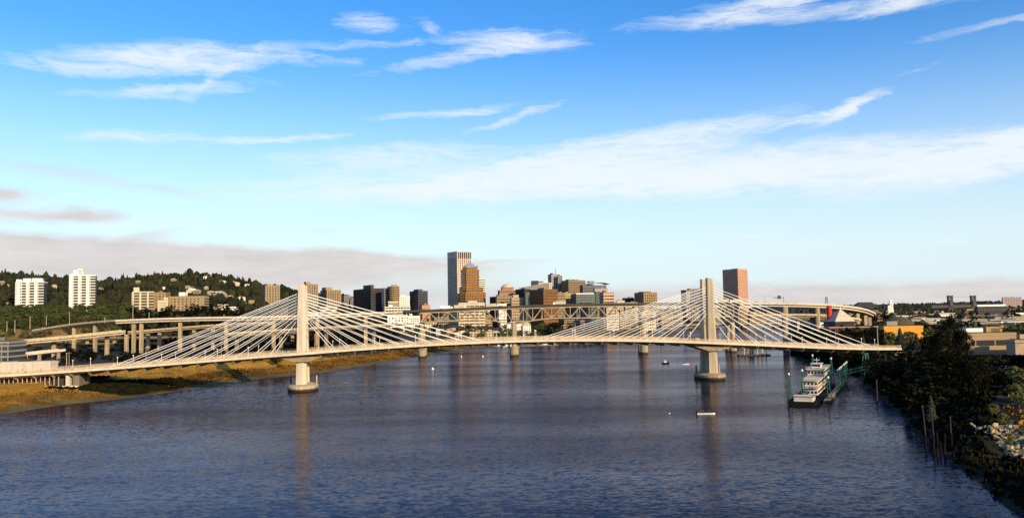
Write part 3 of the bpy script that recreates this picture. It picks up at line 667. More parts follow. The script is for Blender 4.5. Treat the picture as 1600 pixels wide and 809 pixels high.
# ------------------------------------------------------------------ buildings
def solve(pl, pc, pr, Y, th, dmax=90, dflt=None):
    tl, tc_, tr = tb(pl), tb(pc), tb(pr); xc = tc_ * Y; c, s = math.cos(th), math.sin(th)
    W_ = (tr*Y - xc) / (c - tr*s)
    den = s + tl*c
    if pc - pl < .6 or den < .02: D_ = dflt or min(dmax, max(14, W_*.7))
    else: D_ = (xc - tl*Y) / den
    return xc, W_, max(6, min(dmax, D_))
def building(name, label, pl, pc, pr, ytop, Y, th=32, wall=wall_tan, glass=glass_d, fl=3.6, bf=.5, pf=0.0, nb=6, zb=None, pent=(), cat='building', group=None, dmax=90, roofm=roof_d, parapet=1.0, e=.45, D=None, left_piers=None):
    th = R(min(th, 31)); xc, W_, D_ = solve(pl, pc, pr, Y, th, dmax, D)
    zt = P(pc, ytop, Y).z
    if zb is None: zb = min(hz1(xc, Y), hz1(xc + W_*math.cos(th), Y + W_*math.sin(th)), hz1(xc - D_*math.sin(th), Y + D_*math.cos(th))) - 1
    Hh = zt - zb
    t = thing(name, label, cat, (xc, Y, zb), th, group)
    MB().box(0, W_, 0, D_, 0, Hh - .4, glass).obj('glazed_core', t)
    if fl > 3.4 and Y > 1200: fl *= 1.22
    n_ = max(1, round(Hh / fl)); f_ = Hh / n_
    if bf > 0:
        bm_ = bake('floor_band', MB().box(-e, W_+e, -e, D_+e, 0, f_*bf, wall))
        for i in range(n_): inst(bm_, 'floor_band', t, (0, 0, i*f_))
    MB().box(-e-.1, W_+e+.1, -e-.1, D_+e+.1, Hh-.9-parapet*.5, Hh, wall).obj('roof_parapet', t)
    MB().box(.6, W_-.6, .6, D_-.6, Hh+.02, Hh+.35, roofm).obj('roof', t)
    if pf > 0:
        bw_ = W_/nb; pm_ = bake('pier', MB().box(-bw_*pf/2, bw_*pf/2, -e-.22, .1, 0, Hh-1.0-parapet*.5, wall))
        for i in range(nb+1): inst(pm_, 'pier', t, (min(max(i*bw_, bw_*pf/2), W_-bw_*pf/2), 0, 0))
        nl = left_piers or max(1, round(D_/bw_)); bl = D_/nl; pm2 = bake('pier', MB().box(-e-.22, .1, -bl*pf/2, bl*pf/2, 0, Hh-1.0-parapet*.5, wall))
        for i in range(nl+1): inst(pm2, 'pier', t, (0, min(max(i*bl, bl*pf/2), D_-bl*pf/2), 0))
    if not pent and W_ > 8:
        rq = random.Random(int(pl*7+pr))
        for _ in range(rq.choice((1,2))):
            u_ = rq.uniform(.1,.6); MB().box(u_*W_, (u_+rq.uniform(.12,.3))*W_, .25*D_, .7*D_, Hh+.36, Hh+rq.uniform(1.6,3.2), rq.choice((wall, wall_grey, roof_d))).obj('roof_plant', t)
    for q in pent:
        u0, u1, v0, v1, h_ = q[:5]; pmt = q[5] if len(q) > 5 else wall
        MB().box(u0*W_, u1*W_, v0*D_, v1*D_, Hh+.36, Hh+h_, pmt).obj('penthouse', t)
    return t, W_, D_, Hh

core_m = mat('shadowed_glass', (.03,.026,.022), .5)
def condo(label, pl, pc, pr, ytop, Y, th, cols, wall, ph, nleft=1, fl=3.6, name='apartment_tower', group=None):
    """white fins, dark recesses, a balcony on every floor of every bay"""
    th = R(th); xc, W_, D_ = solve(pl, pc, pr, Y, th, 30); zt = P(pc, ytop, Y).z; zb = hz1(xc, Y) - 2; Hh = zt - zb
    t = thing(name, label, 'apartment block', (xc, Y, zb), th, group)
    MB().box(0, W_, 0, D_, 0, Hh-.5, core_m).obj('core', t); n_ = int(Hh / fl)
    MB().box(-.3, W_+.3, -.3, D_+.3, Hh-.49, Hh+.9, wall).obj('roof_parapet', t)
    u = 0
    for kind, w_ in cols:                      # fractions of the width
        a, b_ = u*W_, (u+w_)*W_; u += w_
        if kind == 'F': MB().box(a, b_, -1.5, -.003, 0, Hh+.6, wall).obj('wall_fin', t)
        elif kind == 'N':
            MB().box(a, b_, -.5, -.003, 0, Hh+.3, wall).obj('wall_panel', t); wp_ = [o for o in t.children if o.name.startswith('wall_panel')][-1]
            m_ = bake('window', MB().box(a+(b_-a)*.2, b_-(b_-a)*.2, -.6, -.503, fl*.35, fl*.85, glass_d))
            for i in range(n_): inst(m_, 'window', wp_, (0,0,Hh-(i+1)*fl))
        else:
            m_ = bake('balcony', MB().box(a+.05, b_-.05, -1.35, -.003, 0, .22, wall).box(a+.05, b_-.05, -1.35, -1.2, .22, 1.0, wall))
            for i in range(n_): inst(m_, 'balcony', t, (0,0,Hh-(i+1)*fl))
    bl = D_/nleft; m_ = bake('balcony', MB().box(-1.3, -.003, .9, bl-.9, 0, .2, wall).box(-1.3, -1.15, .9, bl-.9, .2, 1.2, wall))
    for j in range(nleft):
        for i in range(n_): inst(m_, 'balcony', t, (0, j*bl, Hh-(i+1)*fl))
        MB().box(-.7, -.003, j*bl-.6 if j else 0, j*bl+.8, 0, Hh+.3, wall).obj('wall_fin', t)
    for a, b_, h_ in ph: MB().box(a*W_, b_*W_, D_*.2, D_*.8, Hh+.91, Hh+h_, wall).obj('penthouse', t)
    return t
condo('white balconied apartment tower, the shorter one at the far left edge', 14.5, 24, 68, 441, 1100, 20, [('B',.03),('F',.10),('N',.08),('B',.16),('F',.07),('N',.05),('B',.17),('F',.09),('N',.05),('B',.2)], wall_white, ((-.02,.16,4.0),(.22,.5,5.2),(.55,.9,5.5)), 1)
condo('tallest white balconied apartment tower on the left hillside', 96, 108, 148.5, 430.5, 1100, 22, [('F',.11),('N',.05),('B',.17),('F',.08),('N',.06),('B',.17),('F',.10),('N',.06),('B',.2)], wall_white, ((.05,.16,3),(.12,.5,7.5),(.3,.48,9)), 1)
condo('cream balconied apartment slab with brown right wing', 195.5, 206.5, 240, 456.5, 1020, 24, [('F',.07),('B',.25),('F',.09),('B',.27),('F',.08),('B',.24)], wall_cream, ((.05,.32,6),), 1, fl=3.5, name='apartment_block')
building('apartment_block', 'brown apartment block with pale arched panels between two cream ones', 239, 239.5, 259, 457, 1060, 4, wall_tan, wall_brown, 4.5, .35, .5, 3, D=16)
building('apartment_block', 'pale square-windowed block in front of the brown arched one', 238, 247, 262, 469, 1015, 20, wall_cream, glass_d, 3.0, .5, .55, 5, pent=((.55,1,.1,.9,3.6),), D=16)
building('apartment_block', 'long tan apartment slab with white top floor and dark vertical strips', 262, 264, 319, 463, 1030, 4, wall_tan, glass_d, 3.0, .55, .6, 9, pent=((.25,.42,.2,.8,5.0,wall_white),), D=18)
building('office_building', 'low white banded office building right of the tan apartment slab', 329, 333, 368, 479.5, 1000, 8, wall_white, glass_d, 3.7, .5, .1, 3, pent=((.15,.55,.3,.8,3.2,wall_cream),), D=22)
building('house_block', 'small dim terraced block left of the cream apartment slab', 185, 187, 194, 471, 1120, 10, wall_tan, glass_d, 3, .4, 0, 3, D=12)
building('clinic_building', 'small pale two-storey building stepping down behind the white office', 300, 302, 330, 487, 1010, 4, wall_cream, glass_d, 3.4, .5, .2, 8, D=14)

building('apartment_tower', 'tan apartment tower with dark side standing before the wooded hill', 408, 415, 437, 445.5, 1500, 30, wall_tan, glass_d, 3.0, .42, .38, 5, pent=((.15,.45,.2,.8,3),))
building('apartment_tower', 'tan apartment tower just right of the left bridge tower', 474, 479, 497, 444, 1560, 30, wall_tan, glass_d, 3.0, .42, .38, 5, pent=((-.0,.4,.2,.8,5),))
building('apartment_tower', 'tan stepped apartment tower second to the right of the left bridge tower', 501, 511, 533, 453, 1600, 30, wall_tan, glass_d, 3.0, .42, .38, 6, pent=((.0,.45,.2,.8,5.5),))
building('office_building', 'low dim building right of the tan apartment towers', 533, 538, 549, 462, 1750, 30, wall_grey, glass_d, 3.4, .45, .2, 5)
building('house_block', 'small dark hillside block right of the tan apartment towers', 546, 548, 554, 468, 1750, 30, wall_grey, glass_d, 3, .4, .2, 2)
b_, w_, d_, h_ = building('office_tower', 'wide black office tower with raised centre', 552, 580, 597, 450.5, 1500, 42, wall_dark, glass_d, 3.8, .3, .15, 6, e=.25)
MB().box(-.6, w_*.25, -.6, d_*.42, h_+.4, h_+6.5, wall_dark).obj('raised_top', b_)
building('office_tower', 'dark banded office tower with rounded grey end', 597.5, 600, 614, 450, 1480, 25, mat('slate_panel', (.16,.15,.17), .6), glass_d, 3.6, .5, 0, 5)
rt = thing('office_tower', 'rounded grey banded tower attached to the dark banded one', 'building', (P(616,470,1475).x, 1475, 8))
zt = P(616,448.5,1475).z - 8
MB().tube([(0,0,0),(0,0,zt)], 9.0, glass_d, 20).obj('glazed_core', rt); fbm = bake('floor_band', MB().tube([(0,0,0),(0,0,1.9)], 9.5, wall_tan, 20))
for i in range(int(zt/3.6)+1): inst(fbm, 'floor_band', rt, (0,0,i*3.6))
MB().box(-5,5,-4,4,zt+1.8,zt+4,wall_grey).obj('penthouse', rt)
building('office_building', 'small cream block in front of the rounded grey tower', 606, 607, 622, 470.5, 1380, 8, wall_cream, glass_d, 3.4, .6, 0, 4, D=20)
building('office_building', 'white building between the rounded tower and the dark blue tower', 622, 624, 640, 462.5, 1500, 15, wall_white, glass_d, 3.4, .5, .45, 6, D=24, pent=((.1,.6,.2,.8,2.0),))
building('office_building', 'long low white canopy building under the dark towers', 600, 602, 640, 479, 1300, 4, wall_white, glass_d, 4.4, .35, .12, 8, D=20)
b_, w_, d_, h_ = building('office_tower', 'dark blue glass tower with stepped top left of the tallest tower', 640.5, 654, 668.5, 454.5, 1500, 40, mat('navy_panel', (.05,.055,.075), .5), glass_d, 3.8, .35, .1, 5, e=.25)
MB().box(-.5, w_*.45, 0, d_*.5, h_+.4, h_+3.2, MATS['navy_panel']).obj('raised_top', b_)
building('house_block', 'small orange brick block behind the truss bridge', 656, 660, 672, 476.5, 1250, 20, mat('salmon_brick', (.46,.25,.14), .85), glass_d, 4, .8, .3, 4)
for i, (a, b2, yt, Y) in enumerate(((604,636,492.5,1050),(636,656,493.5,1070))):
    building('apartment_block', ['white balconied riverside apartments seen under the truss bridge, left half', 'white balconied riverside apartments seen under the truss bridge, right half'][i], a, a+2, b2, yt, Y, 6, wall_white, glass_d, 3.1, .42, .45, 6, D=18)
building('apartment_block', 'short pale riverside block beside the truss bridge end pier', 661, 663, 682, 502, 1080, 8, wall_cream, glass_d, 3.1, .5, .4, 4, D=16)

# downtown
b_, w_, d_, h_ = building('skyscraper', 'tallest tower, white ribbed with dark windows and a black-slotted crown', 700.5, 715.5, 738, 403.5, 1800, 36, mat('pale_marble', (.56,.43,.30), .6, .05, .05), glass_d, 3.9, .42, .44, 7, zb=8, left_piers=12, parapet=0)
MB().box(.3,w_-.3,.3,d_-.3,h_+.36,h_+13.4,glass_d).obj('louvre_band', b_)
pm_ = bake('crown_rib', MB().box(-.75,.75,-.7,.4,h_+.4,h_+13.2,MATS['pale_marble']))
for i in range(8): inst(pm_, 'crown_rib', b_, (min(max(i*w_/7,.75),w_-.75),0,0))
MB().box(-.7,w_+.7,-.7,d_+.7,h_+13.41,h_+15.4,MATS['pale_marble']).obj('crown_top', b_)
MB().box(-.65,.25,-.4,d_,h_+.4,h_+13.3,MATS['pale_marble']).obj('crown_side', b_)

koin_b = mat('orange_brick', (.27,.13,.04), .85, .1, .1)
def tier(t, name, pl, pr, yt, yb, Y, cut, bands=True, mt=koin_b):
    """an octagonal brick tier given by its left and right edges"""
    a, b_ = P(pl,470,Y).x, P(pr,470,Y).x; cx = (a+b_)/2; r = (b_-a)/2; z1, z0 = P((pl+pr)/2,yt,Y).z, P((pl+pr)/2,yb,Y).z
    def oc(k_): c_ = r*cut; q = r*k_; return [(-q+c_,-q),(q-c_,-q),(q,-q+c_),(q,q-c_),(q-c_,q),(-q+c_,q),(-q,q-c_),(-q,-q+c_)]
    ox = cx - t.location.x; sh = lambda p: [(x+ox, y) for x, y in p]
    MB().prism(sh(oc(.985)), z0-t.location.z, z1-.3-t.location.z, glass_m).obj('glazed_core', t)
    n_ = max(1, int((z1-z0)/4.6)); f_ = (z1-z0)/n_; m_ = bake('floor_band', MB().prism(sh(oc(1.0)), 0, f_*.5, mt))
    for i in range(n_): inst(m_, 'floor_band', t, (0,0,z0-t.location.z+i*f_))
    MB().prism(sh(oc(1.01)), z1-1.6-t.location.z, z1-t.location.z, mt).obj('cornice', t)
    c_ = r*cut; q = r*1.008
    for i in range(7):
        x = -q+c_+(2*q-2*c_)*i/6; MB().box(x-.9+ox, x+.9+ox, -q-.25, -q+.5, z0-t.location.z, z1-1.7-t.location.z, mt).obj('pier', t)
    return cx, r, z1
kt = thing('skyscraper', 'orange brick stepped tower with a blue-grey pyramid roof', 'building', (P(737,470,1600).x, 1600, 8), R(12))
kt.rotation_euler = (0,0,R(14))
tier(kt, 'a', 716.5, 757, 458, 497, 1600, .38); tier(kt, 'b', 719.5, 753.5, 449, 458.1, 1600, .4); tier(kt, 'c', 722, 748, 421.5, 449.1, 1600, .42)
cx, r, z1 = tier(kt, 'd', 724.5, 745.5, 418, 421.6, 1600, .42)
zz = P(735,408.5,1600).z - kt.location.z; z1 -= kt.location.z; ox = cx - kt.location.x; q = r*.86
MB().add([(ox-q,-q,z1),(ox+q,-q,z1),(ox+q,q,z1),(ox-q,q,z1),(ox,0,zz)], [(0,1,4),(1,2,4),(2,3,4),(3,0,4),(3,2,1,0)], copper).obj('pyramid_roof', kt)
for sx_ in (-1,1): MB().prism([(ox+sx_*r*.98-1.2,-r*.7),(ox+sx_*r*.98+1.2,-r*.7),(ox+sx_*r*.98+1.2,-r*.5),(ox+sx_*r*.98-1.2,-r*.5)], z1-1, z1+3, koin_b).obj('corner_turret', kt)

building('office_tower', 'white tower with dark horizontal window bands behind the orange brick tower', 739, 740, 759, 433.5, 1900, 10, wall_white, glass_d, 3.8, .52, 0, 5, zb=8, D=34)
building('office_building', 'pale cream banded office block in front of the orange brick tower', 703, 717, 757, 473, 1150, 26, wall_cream, glass_d, 4.2, .55, .10, 5, zb=6, pent=((.4,.75,.1,.4,2.6),), dmax=60)
building('apartment_block', 'dark small block right of the cream banded office', 766, 775, 779, 463.5, 1420, 40, wall_dark, glass_d, 3.6, .3, .1, 3, zb=6)
building('office_building', 'tan banded building in front of the domed one', 775, 777, 800, 462.5, 1380, 14, wall_tan, glass_d, 3.7, .5, .2, 8, zb=6, D=30)
building('office_building', 'beige banded building with a plain penthouse right of the domed tower', 798, 800, 822, 465, 1340, 14, mat('beige_wall', (.42,.32,.21)), glass_d, 3.7, .55, .25, 7, zb=6, D=30, pent=((.1,.5,.05,.5,4.6),))
building('shop_block', 'small white lit box on the roofline left of the truss pier', 779, 780, 791, 474.5, 1250, 6, wall_white, glass_d, 4, .85, .2, 4, zb=6, D=16)
dt = thing('office_tower', 'brown stepped tower with a pale round dome', 'building', (P(792,470,1560).x, 1560, 8))
for a, b2, yt, yb in ((775.5,805,460.5,500),(778,805.5,453.5,460.6),(783,803,448.8,453.6)): tier(dt, 't', a, b2, yt, yb, 1560, .3, mt=mat('rose_brick', (.34,.20,.14), .85))
zt = P(792.5,448.9,1560).z - 8; ox = P(792.8,450,1560).x - dt.location.x
MB().loft([[(ox+math.cos(t)*11*math.cos(a), math.sin(t)*11*math.cos(a), zt+math.sin(a)*6.5) for t in np.linspace(0,2*math.pi,21)[:-1]] for a in (0,.25,.5,.8,1.1,1.4)], wall_cream).obj('dome', dt, True)
# dark sloped-roof block
b_, w_, d_, h_ = building('office_building', 'blue-black glass block with a long sloping pale roof', 806, 820, 829, 451.5, 1500, 38, mat('night_panel', (.035,.04,.055), .4), glass_d, 3.8, .2, .08, 6, zb=8, e=.2)
sr = thing('hall_building', 'pale block with a long roof sloping up to the right behind the brown block', 'building', (P(812,460,1640).x, 1640, 8))
a, b2 = 0, P(858,460,1640).x - sr.location.x; zl_, zr_ = P(812,450.5,1640).z-8, P(858,442.5,1640).z-8
MB().add([(a,0,0),(b2,0,0),(b2,30,0),(a,30,0),(a,0,zl_),(b2,0,zr_),(b2,30,zr_),(a,30,zl_)], [(0,3,2,1),(0,1,5,4),(1,2,6,5),(2,3,7,6),(3,0,4,7)], wall_grey).obj('wall', sr)
MB().add([(a-1,-1,zl_),(b2+1,-1,zr_),(b2+1,31,zr_),(a-1,31,zl_),(a-1,-1,zl_+1.2),(b2+1,-1,zr_+1.2),(b2+1,31,zr_+1.2),(a-1,31,zl_+1.2)], [(0,3,2,1),(4,5,6,7),(0,1,5,4),(1,2,6,5),(2,3,7,6),(3,0,4,7)], copper).obj('roof', sr)
MB().box(b2*.4,b2*.65,10,24,zl_+4,zr_+6,wall_dark).obj('penthouse', sr)
building('office_building', 'wide brown and orange brick block, darkest and broadest in the centre of downtown', 827.5, 850, 871.5, 452, 1300, 36, mat('rust_brick', (.20,.095,.035), .85, .1, .1), mat('amber_glass', (.09,.05,.03), .3), 3.7, .5, .35, 10, zb=6, left_piers=11)
building('office_building', 'grey-green narrow block left of the brown and orange block', 820.5, 822, 829, 457, 1330, 12, wall_green, glass_m, 3.8, .5, .2, 3, zb=6, D=20)
building('office_building', 'white stepped blocks rising behind the brown and orange block', 838, 840, 863, 441.5, 1750, 10, wall_cream, glass_d, 3.6, .55, .4, 7, zb=8, D=30, pent=((0,.4,.2,.6,3.0,wall_brown),(.5,.75,.2,.6,3.5,wall_white)))
b_, w_, d_, h_ = building('office_tower', 'slender pale grey tower, tallest of the central cluster', 857.5, 863, 874, 428.5, 1800, 25, mat('silver_panel', (.33,.32,.31), .5), glass_m, 3.8, .4, .35, 4, zb=8)
MB().tube([(w_*.8,d_*.5,h_),(w_*.8,d_*.5,h_+12)], .5, steel_dk, 5).obj('antenna', b_)
building('office_tower', 'pale grey shoulder tower attached right of the slender one', 872, 873, 879.5, 430.5, 1790, 12, wall_grey, glass_m, 3.8, .4, .4, 3, zb=8, D=22)
building('office_building', 'beige gridded block in front of the slender grey tower', 871, 872, 884, 457.5, 1400, 12, wall_tan, glass_d, 3.7, .5, .35, 6, zb=6, D=24)
building('office_building', 'beige block with a lit right end beside the gridded one', 883.5, 884.5, 896, 458, 1420, 12, mat('sand_wall', (.42,.29,.14)), glass_d, 3.7, .6, .4, 4, zb=6, D=24, pent=((0,.35,.2,.7,2.2),))
building('office_tower', 'broad tan office tower with dark left side behind the central cluster', 878, 889.5, 915.5, 438, 1750, 28, mat('olive_panel', (.28,.20,.10)), mat('bronze_glass', (.06,.045,.03), .25), 3.8, .45, .1, 8, zb=8, dmax=60)
b_, w_, d_, h_ = building('courthouse', 'dark blue-grey building under a wide curved overhanging roof', 907, 912, 948, 446, 1650, 14, mat('blue_panel', (.12,.12,.16), .5), glass_d, 3.8, .4, .12, 9, zb=8, D=26)
secs = [[(-3+(w_+10)*t, y, h_+.4+5*math.sin(min(1,t*1.02)*math.pi*.75)*.9-(4*max(0,t-.8)/.2*.5)+z) for y, z in ((-3,0),(d_+3,0),(d_+3,.8),(-3,.8))] for t in np.linspace(0,1,12)]
MB().loft(secs, mat('slate_roof', (.13,.12,.17), .5)).obj('curved_roof', b_); MB().box(w_*.3,w_*.52,5,16,h_+5.4,h_+9,wall_grey).obj('penthouse', b_)
building('office_building', 'pale grey plain block in front of the curved-roof building', 928, 930, 950, 450.5, 1560, 12, mat('ash_wall', (.34,.31,.28)), glass_d, 5, .7, .4, 4, zb=8, D=20)
building('office_building', 'green-grey block with a white roof edge', 893, 901, 930, 459.5, 1380, 18, wall_green, glass_m, 3.8, .5, .2, 6, zb=6, roofm=roof_l, dmax=40, pent=((.02,.98,.1,.9,1.6,wall_white),))
building('office_building', 'narrow green-grey block right of the white-edged one', 930.5, 932, 938.5, 455.5, 1400, 12, wall_green, glass_m, 3.8, .45, .1, 3, zb=6, D=24)
building('office_building', 'pinkish-white banded block with a black left side', 937.5, 944, 960, 456.5, 1330, 22, mat('blush_wall', (.52,.35,.24)), glass_d, 4.0, .52, .12, 4, zb=6, dmax=30)
building('office_building', 'low pale building right of the pinkish banded block', 963, 964, 976, 469.5, 1500, 8, wall_cream, glass_d, 3.6, .6, .3, 5, zb=6, D=20)
building('office_building', 'low dark block left of the black and tan cube', 973, 976, 991, 465.5, 1650, 14, wall_dark, glass_d, 3.8, .35, .2, 6, zb=8, D=24, pent=((.5,.95,.2,.8,2.5,wall_grey),))
building('office_building', 'black and tan cube-like office block standing alone', 992, 1006.5, 1027, 457, 1600, 36, wall_tan, glass_d, 3.8, .45, .3, 6, zb=8, dmax=50, pent=((0,.6,.1,.6,1.8,wall_dark),))
building('office_building', 'low pale building beside the black and tan cube', 975, 977, 996, 472.5, 1450, 8, wall_cream, glass_d, 3.6, .6, .3, 6, zb=6, D=20)
building('office_tower', 'grey stepped tower seen through the cables left of the right bridge tower', 1065, 1073, 1098, 453, 1900, 28, wall_grey, glass_d, 3.8, .45, .3, 6, zb=8, pent=((.3,.95,.2,.8,3.5),), dmax=45)
building('skyscraper', 'pink granite slab tower with a dark left face standing alone on the right', 1131, 1154.5, 1169.5, 420, 2500, 50, wall_pink, mat('rose_glass', (.20,.11,.08), .3), 3.8, .58, .35, 14, zb=8, left_piers=22, dmax=80, parapet=2)
for i, (a, b2, yt, Y, c_) in enumerate(((1000,1024,487,1250,wall_cream),(1030,1050,490,1300,wall_tan),(1040,1066,485,1450,wall_grey),(1150,1166,484,1500,wall_tan),(1168,1192,488.5,1450,wall_tan),(945,966,480,1280,wall_cream),(1190,1216,490,1600,wall_grey),(676,700,495,1280,wall_grey),(742,768,492,1380,wall_tan),(966,992,484,1350,wall_tan),(1100,1124,484,1700,wall_grey))):
    building('office_building', ['cream block seen through the truss above the right river pier','tan block seen through the cables left of the right tower','grey block low behind the truss near the right tower','tan low block right of the right tower','second tan low block, under the pink tower','cream gridded block seen through the truss below the pinkish one','grey waterfront block under the right cables','grey block seen through the truss left of the tall towers','tan block seen through the truss under the cream banded office','tan low block behind the truss right of centre','grey low block at the foot of the pink tower'][i], a, a+3, b2, yt, Y, 14, c_, glass_d, 3.7, .5, .3, 6, zb=6, D=22)

# a gabled block and rows of townhouses behind the marina
def house(label, X, Y, w, d, h, rh, th, wallm, roofm, group=None, name='house', windows=True, chimney=False):
    t = thing(name, label, 'house', (X, Y, hz1(X, Y)-.5), th, group)
    wl_ = MB().box(0,w,0,d,0,h,wallm).obj('wall', t)
    MB().add([(-.3,-.3,h+.003),(w+.3,-.3,h+.003),(w+.3,d+.3,h+.003),(-.3,d+.3,h+.003),(w/2,-.3,h+rh),(w/2,d+.3,h+rh)], [(0,1,4),(1,2,5,4),(2,3,5),(3,0,4,5),(3,2,1,0)], roofm).obj('roof', t)
    if windows:
        nf = max(1, int(h//3)); nw = max(1, int(w//3))
        for f_ in range(nf):
            for i in range(nw): MB().box((i+.3)*w/nw,(i+.7)*w/nw,-.06,-.003,f_*3+1,f_*3+2.3,glass_d).obj('window', wl_)
    if chimney: MB().box(w*.7,w*.7+.8,d*.4,d*.4+.8,h+.2,h+rh+.8,wall_brown).obj('chimney', t)
    return t
for i in range(46):
    px_ = 682 + (i % 23) * 4.7 + random.uniform(-.8,.8); row = i // 23
    q = P(px_, 510, 1010 + row*60 + (px_-682)*.2)
    nm, wm2 = random.choice((('white', wall_white), ('cream', wall_cream), ('pinkish', MATS['blush_wall']))); rw = ('front row', 'back row')[row]
    house('narrow %s riverside townhouse with a steep gable in the packed %s' % (nm, rw), q.x, q.y, 5.2, 10, random.uniform(7,10), 3.2, R(random.choice((0,20,-15))), wm2, roof_d, '%s gabled townhouses, %s' % (nm, rw), 'townhouse')
q = P(792,510,1050); gw = P(828,510,1050).x - q.x
building('apartment_block', 'long white riverside apartment block with a gable at its right end', 791, 792, 822, 506.5, 1050, 0, wall_white, glass_d, 3.2, .55, .55, 9, D=14)
q = P(817,510,1046); house('white gabled wing at the right end of the riverside block', q.x, q.y, 10, 16, 15, 5, 0, wall_white, roof_l, None, 'gabled_wing')

# hillside houses among the trees
HPOS = []
HH = [(247,449),(251,448),(203,434),(293,447),(298,449),(301,451),(295,453),(305,455),(321,433),(324,431),(346,440),(350,440.5),(358,442),(364,442),(371,443),(385,444),(322,449),(327,457),(333,458),(337,457),(342,457),(345,461),(358,463),(352,468),(355,469),(330,471),(337,472),(361,474),(403,444),(410,449),(157,449),(162,451),(175,476),(8,446),(12,473),(20,476),(3,441),(83,447),(88,471),(440,452),(452,455),(462,449),(385,479),(374,465),(377,475),(392,470),(215,441),(270,436)]
for (a, b2) in HH:
    d = ray(a, b2); Y = 1150
    while Y < 3300 and (H0 + d.z/d.y*Y) > hz1(d.x/d.y*Y, Y) + 6: Y += 30
    X = d.x/d.y*Y; s_ = 9 + 7*random.random(); HPOS.append((X, Y))
    wm2 = random.choice((wall_white,wall_cream,wall_tan,wall_tan)); nm = {wall_white:'white',wall_cream:'cream',wall_tan:'tan'}[wm2]; pl_ = 'near the hill crest' if b2 < 446 else ('halfway up the hill' if b2 < 462 else 'low on the hill'); pl_ += ' beside the white towers' if a < 180 else (' above the apartment slabs' if a < 320 else ' above the cables')
    house('%s hillside house among dark trees %s' % (nm, pl_), X, Y-14, s_, 9, 6+2*random.random(), 2.6, R(random.uniform(-20,45)), wm2, random.choice((roof_d,roof_l)), '%s houses %s' % (nm, pl_))

# ------------------------------------------------------------------ east side
rc = P(1296.5, 505, 690)
t = thing('storage_silo', 'tall bright red cylinder in front of the curved ramp', 'silo', (rc.x, 690, 8)); zt = P(1297,478.5,690).z-8
MB().tube([(0,0,0),(0,0,zt)], 2.1, wall_red, 20).obj('shell', t, False); MB().tube([(0,0,zt),(0,0,zt+.7)], 2.25, wall_red, 20).obj('rim', t)
pt = P(1320,503,680); zb = P(1320,502,680).z; za = P(1320,484,680).z
t = thing('museum_pavilion', 'tan metal pyramid roof on a dark glazed hall below the curved ramp', 'pavilion', (pt.x, 680, 0), R(12))
hw = (P(1341,500,680).x - P(1299,500,680).x)/2*.86
MB().box(-hw*.92,hw*.92,0,hw*1.8,5,zb,glass_d).obj('hall', t)
MB().add([(-hw,-.8,zb),(hw,-.8,zb),(hw,hw*2,zb),(-hw,hw*2,zb),(-1,hw*.5,za),(1,hw*.5,za),(1,hw*.7,za),(-1,hw*.7,za)], [(0,1,5,4),(1,2,6,5),(2,3,7,6),(3,0,4,7),(4,5,6,7),(3,2,1,0)], mat('tan_metal_roof', (.48,.42,.31), .5)).obj('pyramid_roof', t)
MB().tube([(0,hw*.6,za),(0,hw*.6,za+2)], .5, white_steel, 6).obj('vent', t)
building('warehouse', 'long dark red-brown brick hall on the right bank', 1284, 1294, 1379, 512, 640, 6, mat('oxblood_brick', (.085,.03,.016), .9, .2, .3), MATS['oxblood_brick'], 5, .8, .3, 10, zb=7, D=35, roofm=roof_l)
building('low_building', 'low pale rooftop strip on the dark red-brown hall', 1290, 1292, 1330, 508, 690, 4, roof_l, glass_d, 4, .3, .1, 5, zb=7, D=12)
b_, w_, d_, h_ = building('warehouse', 'bright orange warehouse with a red-brown door bay', 1378, 1380, 1439, 509.5, 560, 3, wall_orange, wall_orange, 6, .9, 0, 5, zb=8, D=30, roofm=roof_d)
MB().box(w_*.55,w_*.85,-.7,-.5,0,h_*.68,mat('maroon_door', (.13,.03,.015))).obj('door_bay', b_); MB().box(w_*.50,w_*.54,-.75,-.5,0,h_*.7,wall_pink).obj('door_post', b_)
dm = P(1412,508,640); t = thing('dome_roof_hall', 'brown dome-roofed hall rising behind the orange warehouse', 'building', (dm.x, 650, 8)); zt = P(1412,494,650).z-8; zb2 = P(1412,508,650).z-8
rr_ = (P(1433,500,650).x-P(1388,500,650).x)/2
MB().tube([(0,0,0),(0,0,zb2)], rr_, wall_brown, 24).obj('wall', t)
MB().loft([[(math.cos(q)*rr_*math.cos(a), math.sin(q)*rr_*math.cos(a), zb2+math.sin(a)*(zt-zb2)) for q in np.linspace(0,2*math.pi,25)[:-1]] for a in (0,.2,.45,.8,1.2,1.5)], mat('olive_roof', (.075,.06,.025), .9)).obj('dome', t, True)
# modern white building
b_, w_, d_, h_ = building('office_building', 'modern pale building with a long dark window strip on the right bank', 1507, 1509, 1583, 520.5, 420, 2, wall_tan, wall_tan, 30, .9, 0, 5, zb=9, D=14, roofm=roof_d)
for a, b2 in ((.06,.14),(.17,.55),(.58,.93)): MB().box(w_*a,w_*b2,-.6,-.47,h_-6.3,h_-3.6,glass_d).obj('window', b_)
MB().box(w_+.46,w_+.6,3,11,h_-6.3,h_-3.6,glass_d).obj('window', b_)
building('office_building', 'white upper storey behind the modern pale building', 1507, 1508, 1544, 513.5, 440, 2, wall_white, wall_white, 10, .9, 0, 4, zb=9, D=16, roofm=roof_l)
building('office_building', 'plain tan block with roof edge at the far right', 1581, 1583, 1640, 531, 400, 2, mat('brown_stucco', (.36,.27,.18)), wall_tan, 10, .85, 0, 4, zb=9, D=30)
building('warehouse', 'long distant shed with a bright white roof', 1525, 1527, 1571, 479, 1500, 4, wall_dark, glass_d, 5, .3, .1, 10, zb=10, D=40, pent=((0,1,0,.9,3.4,wall_white),))
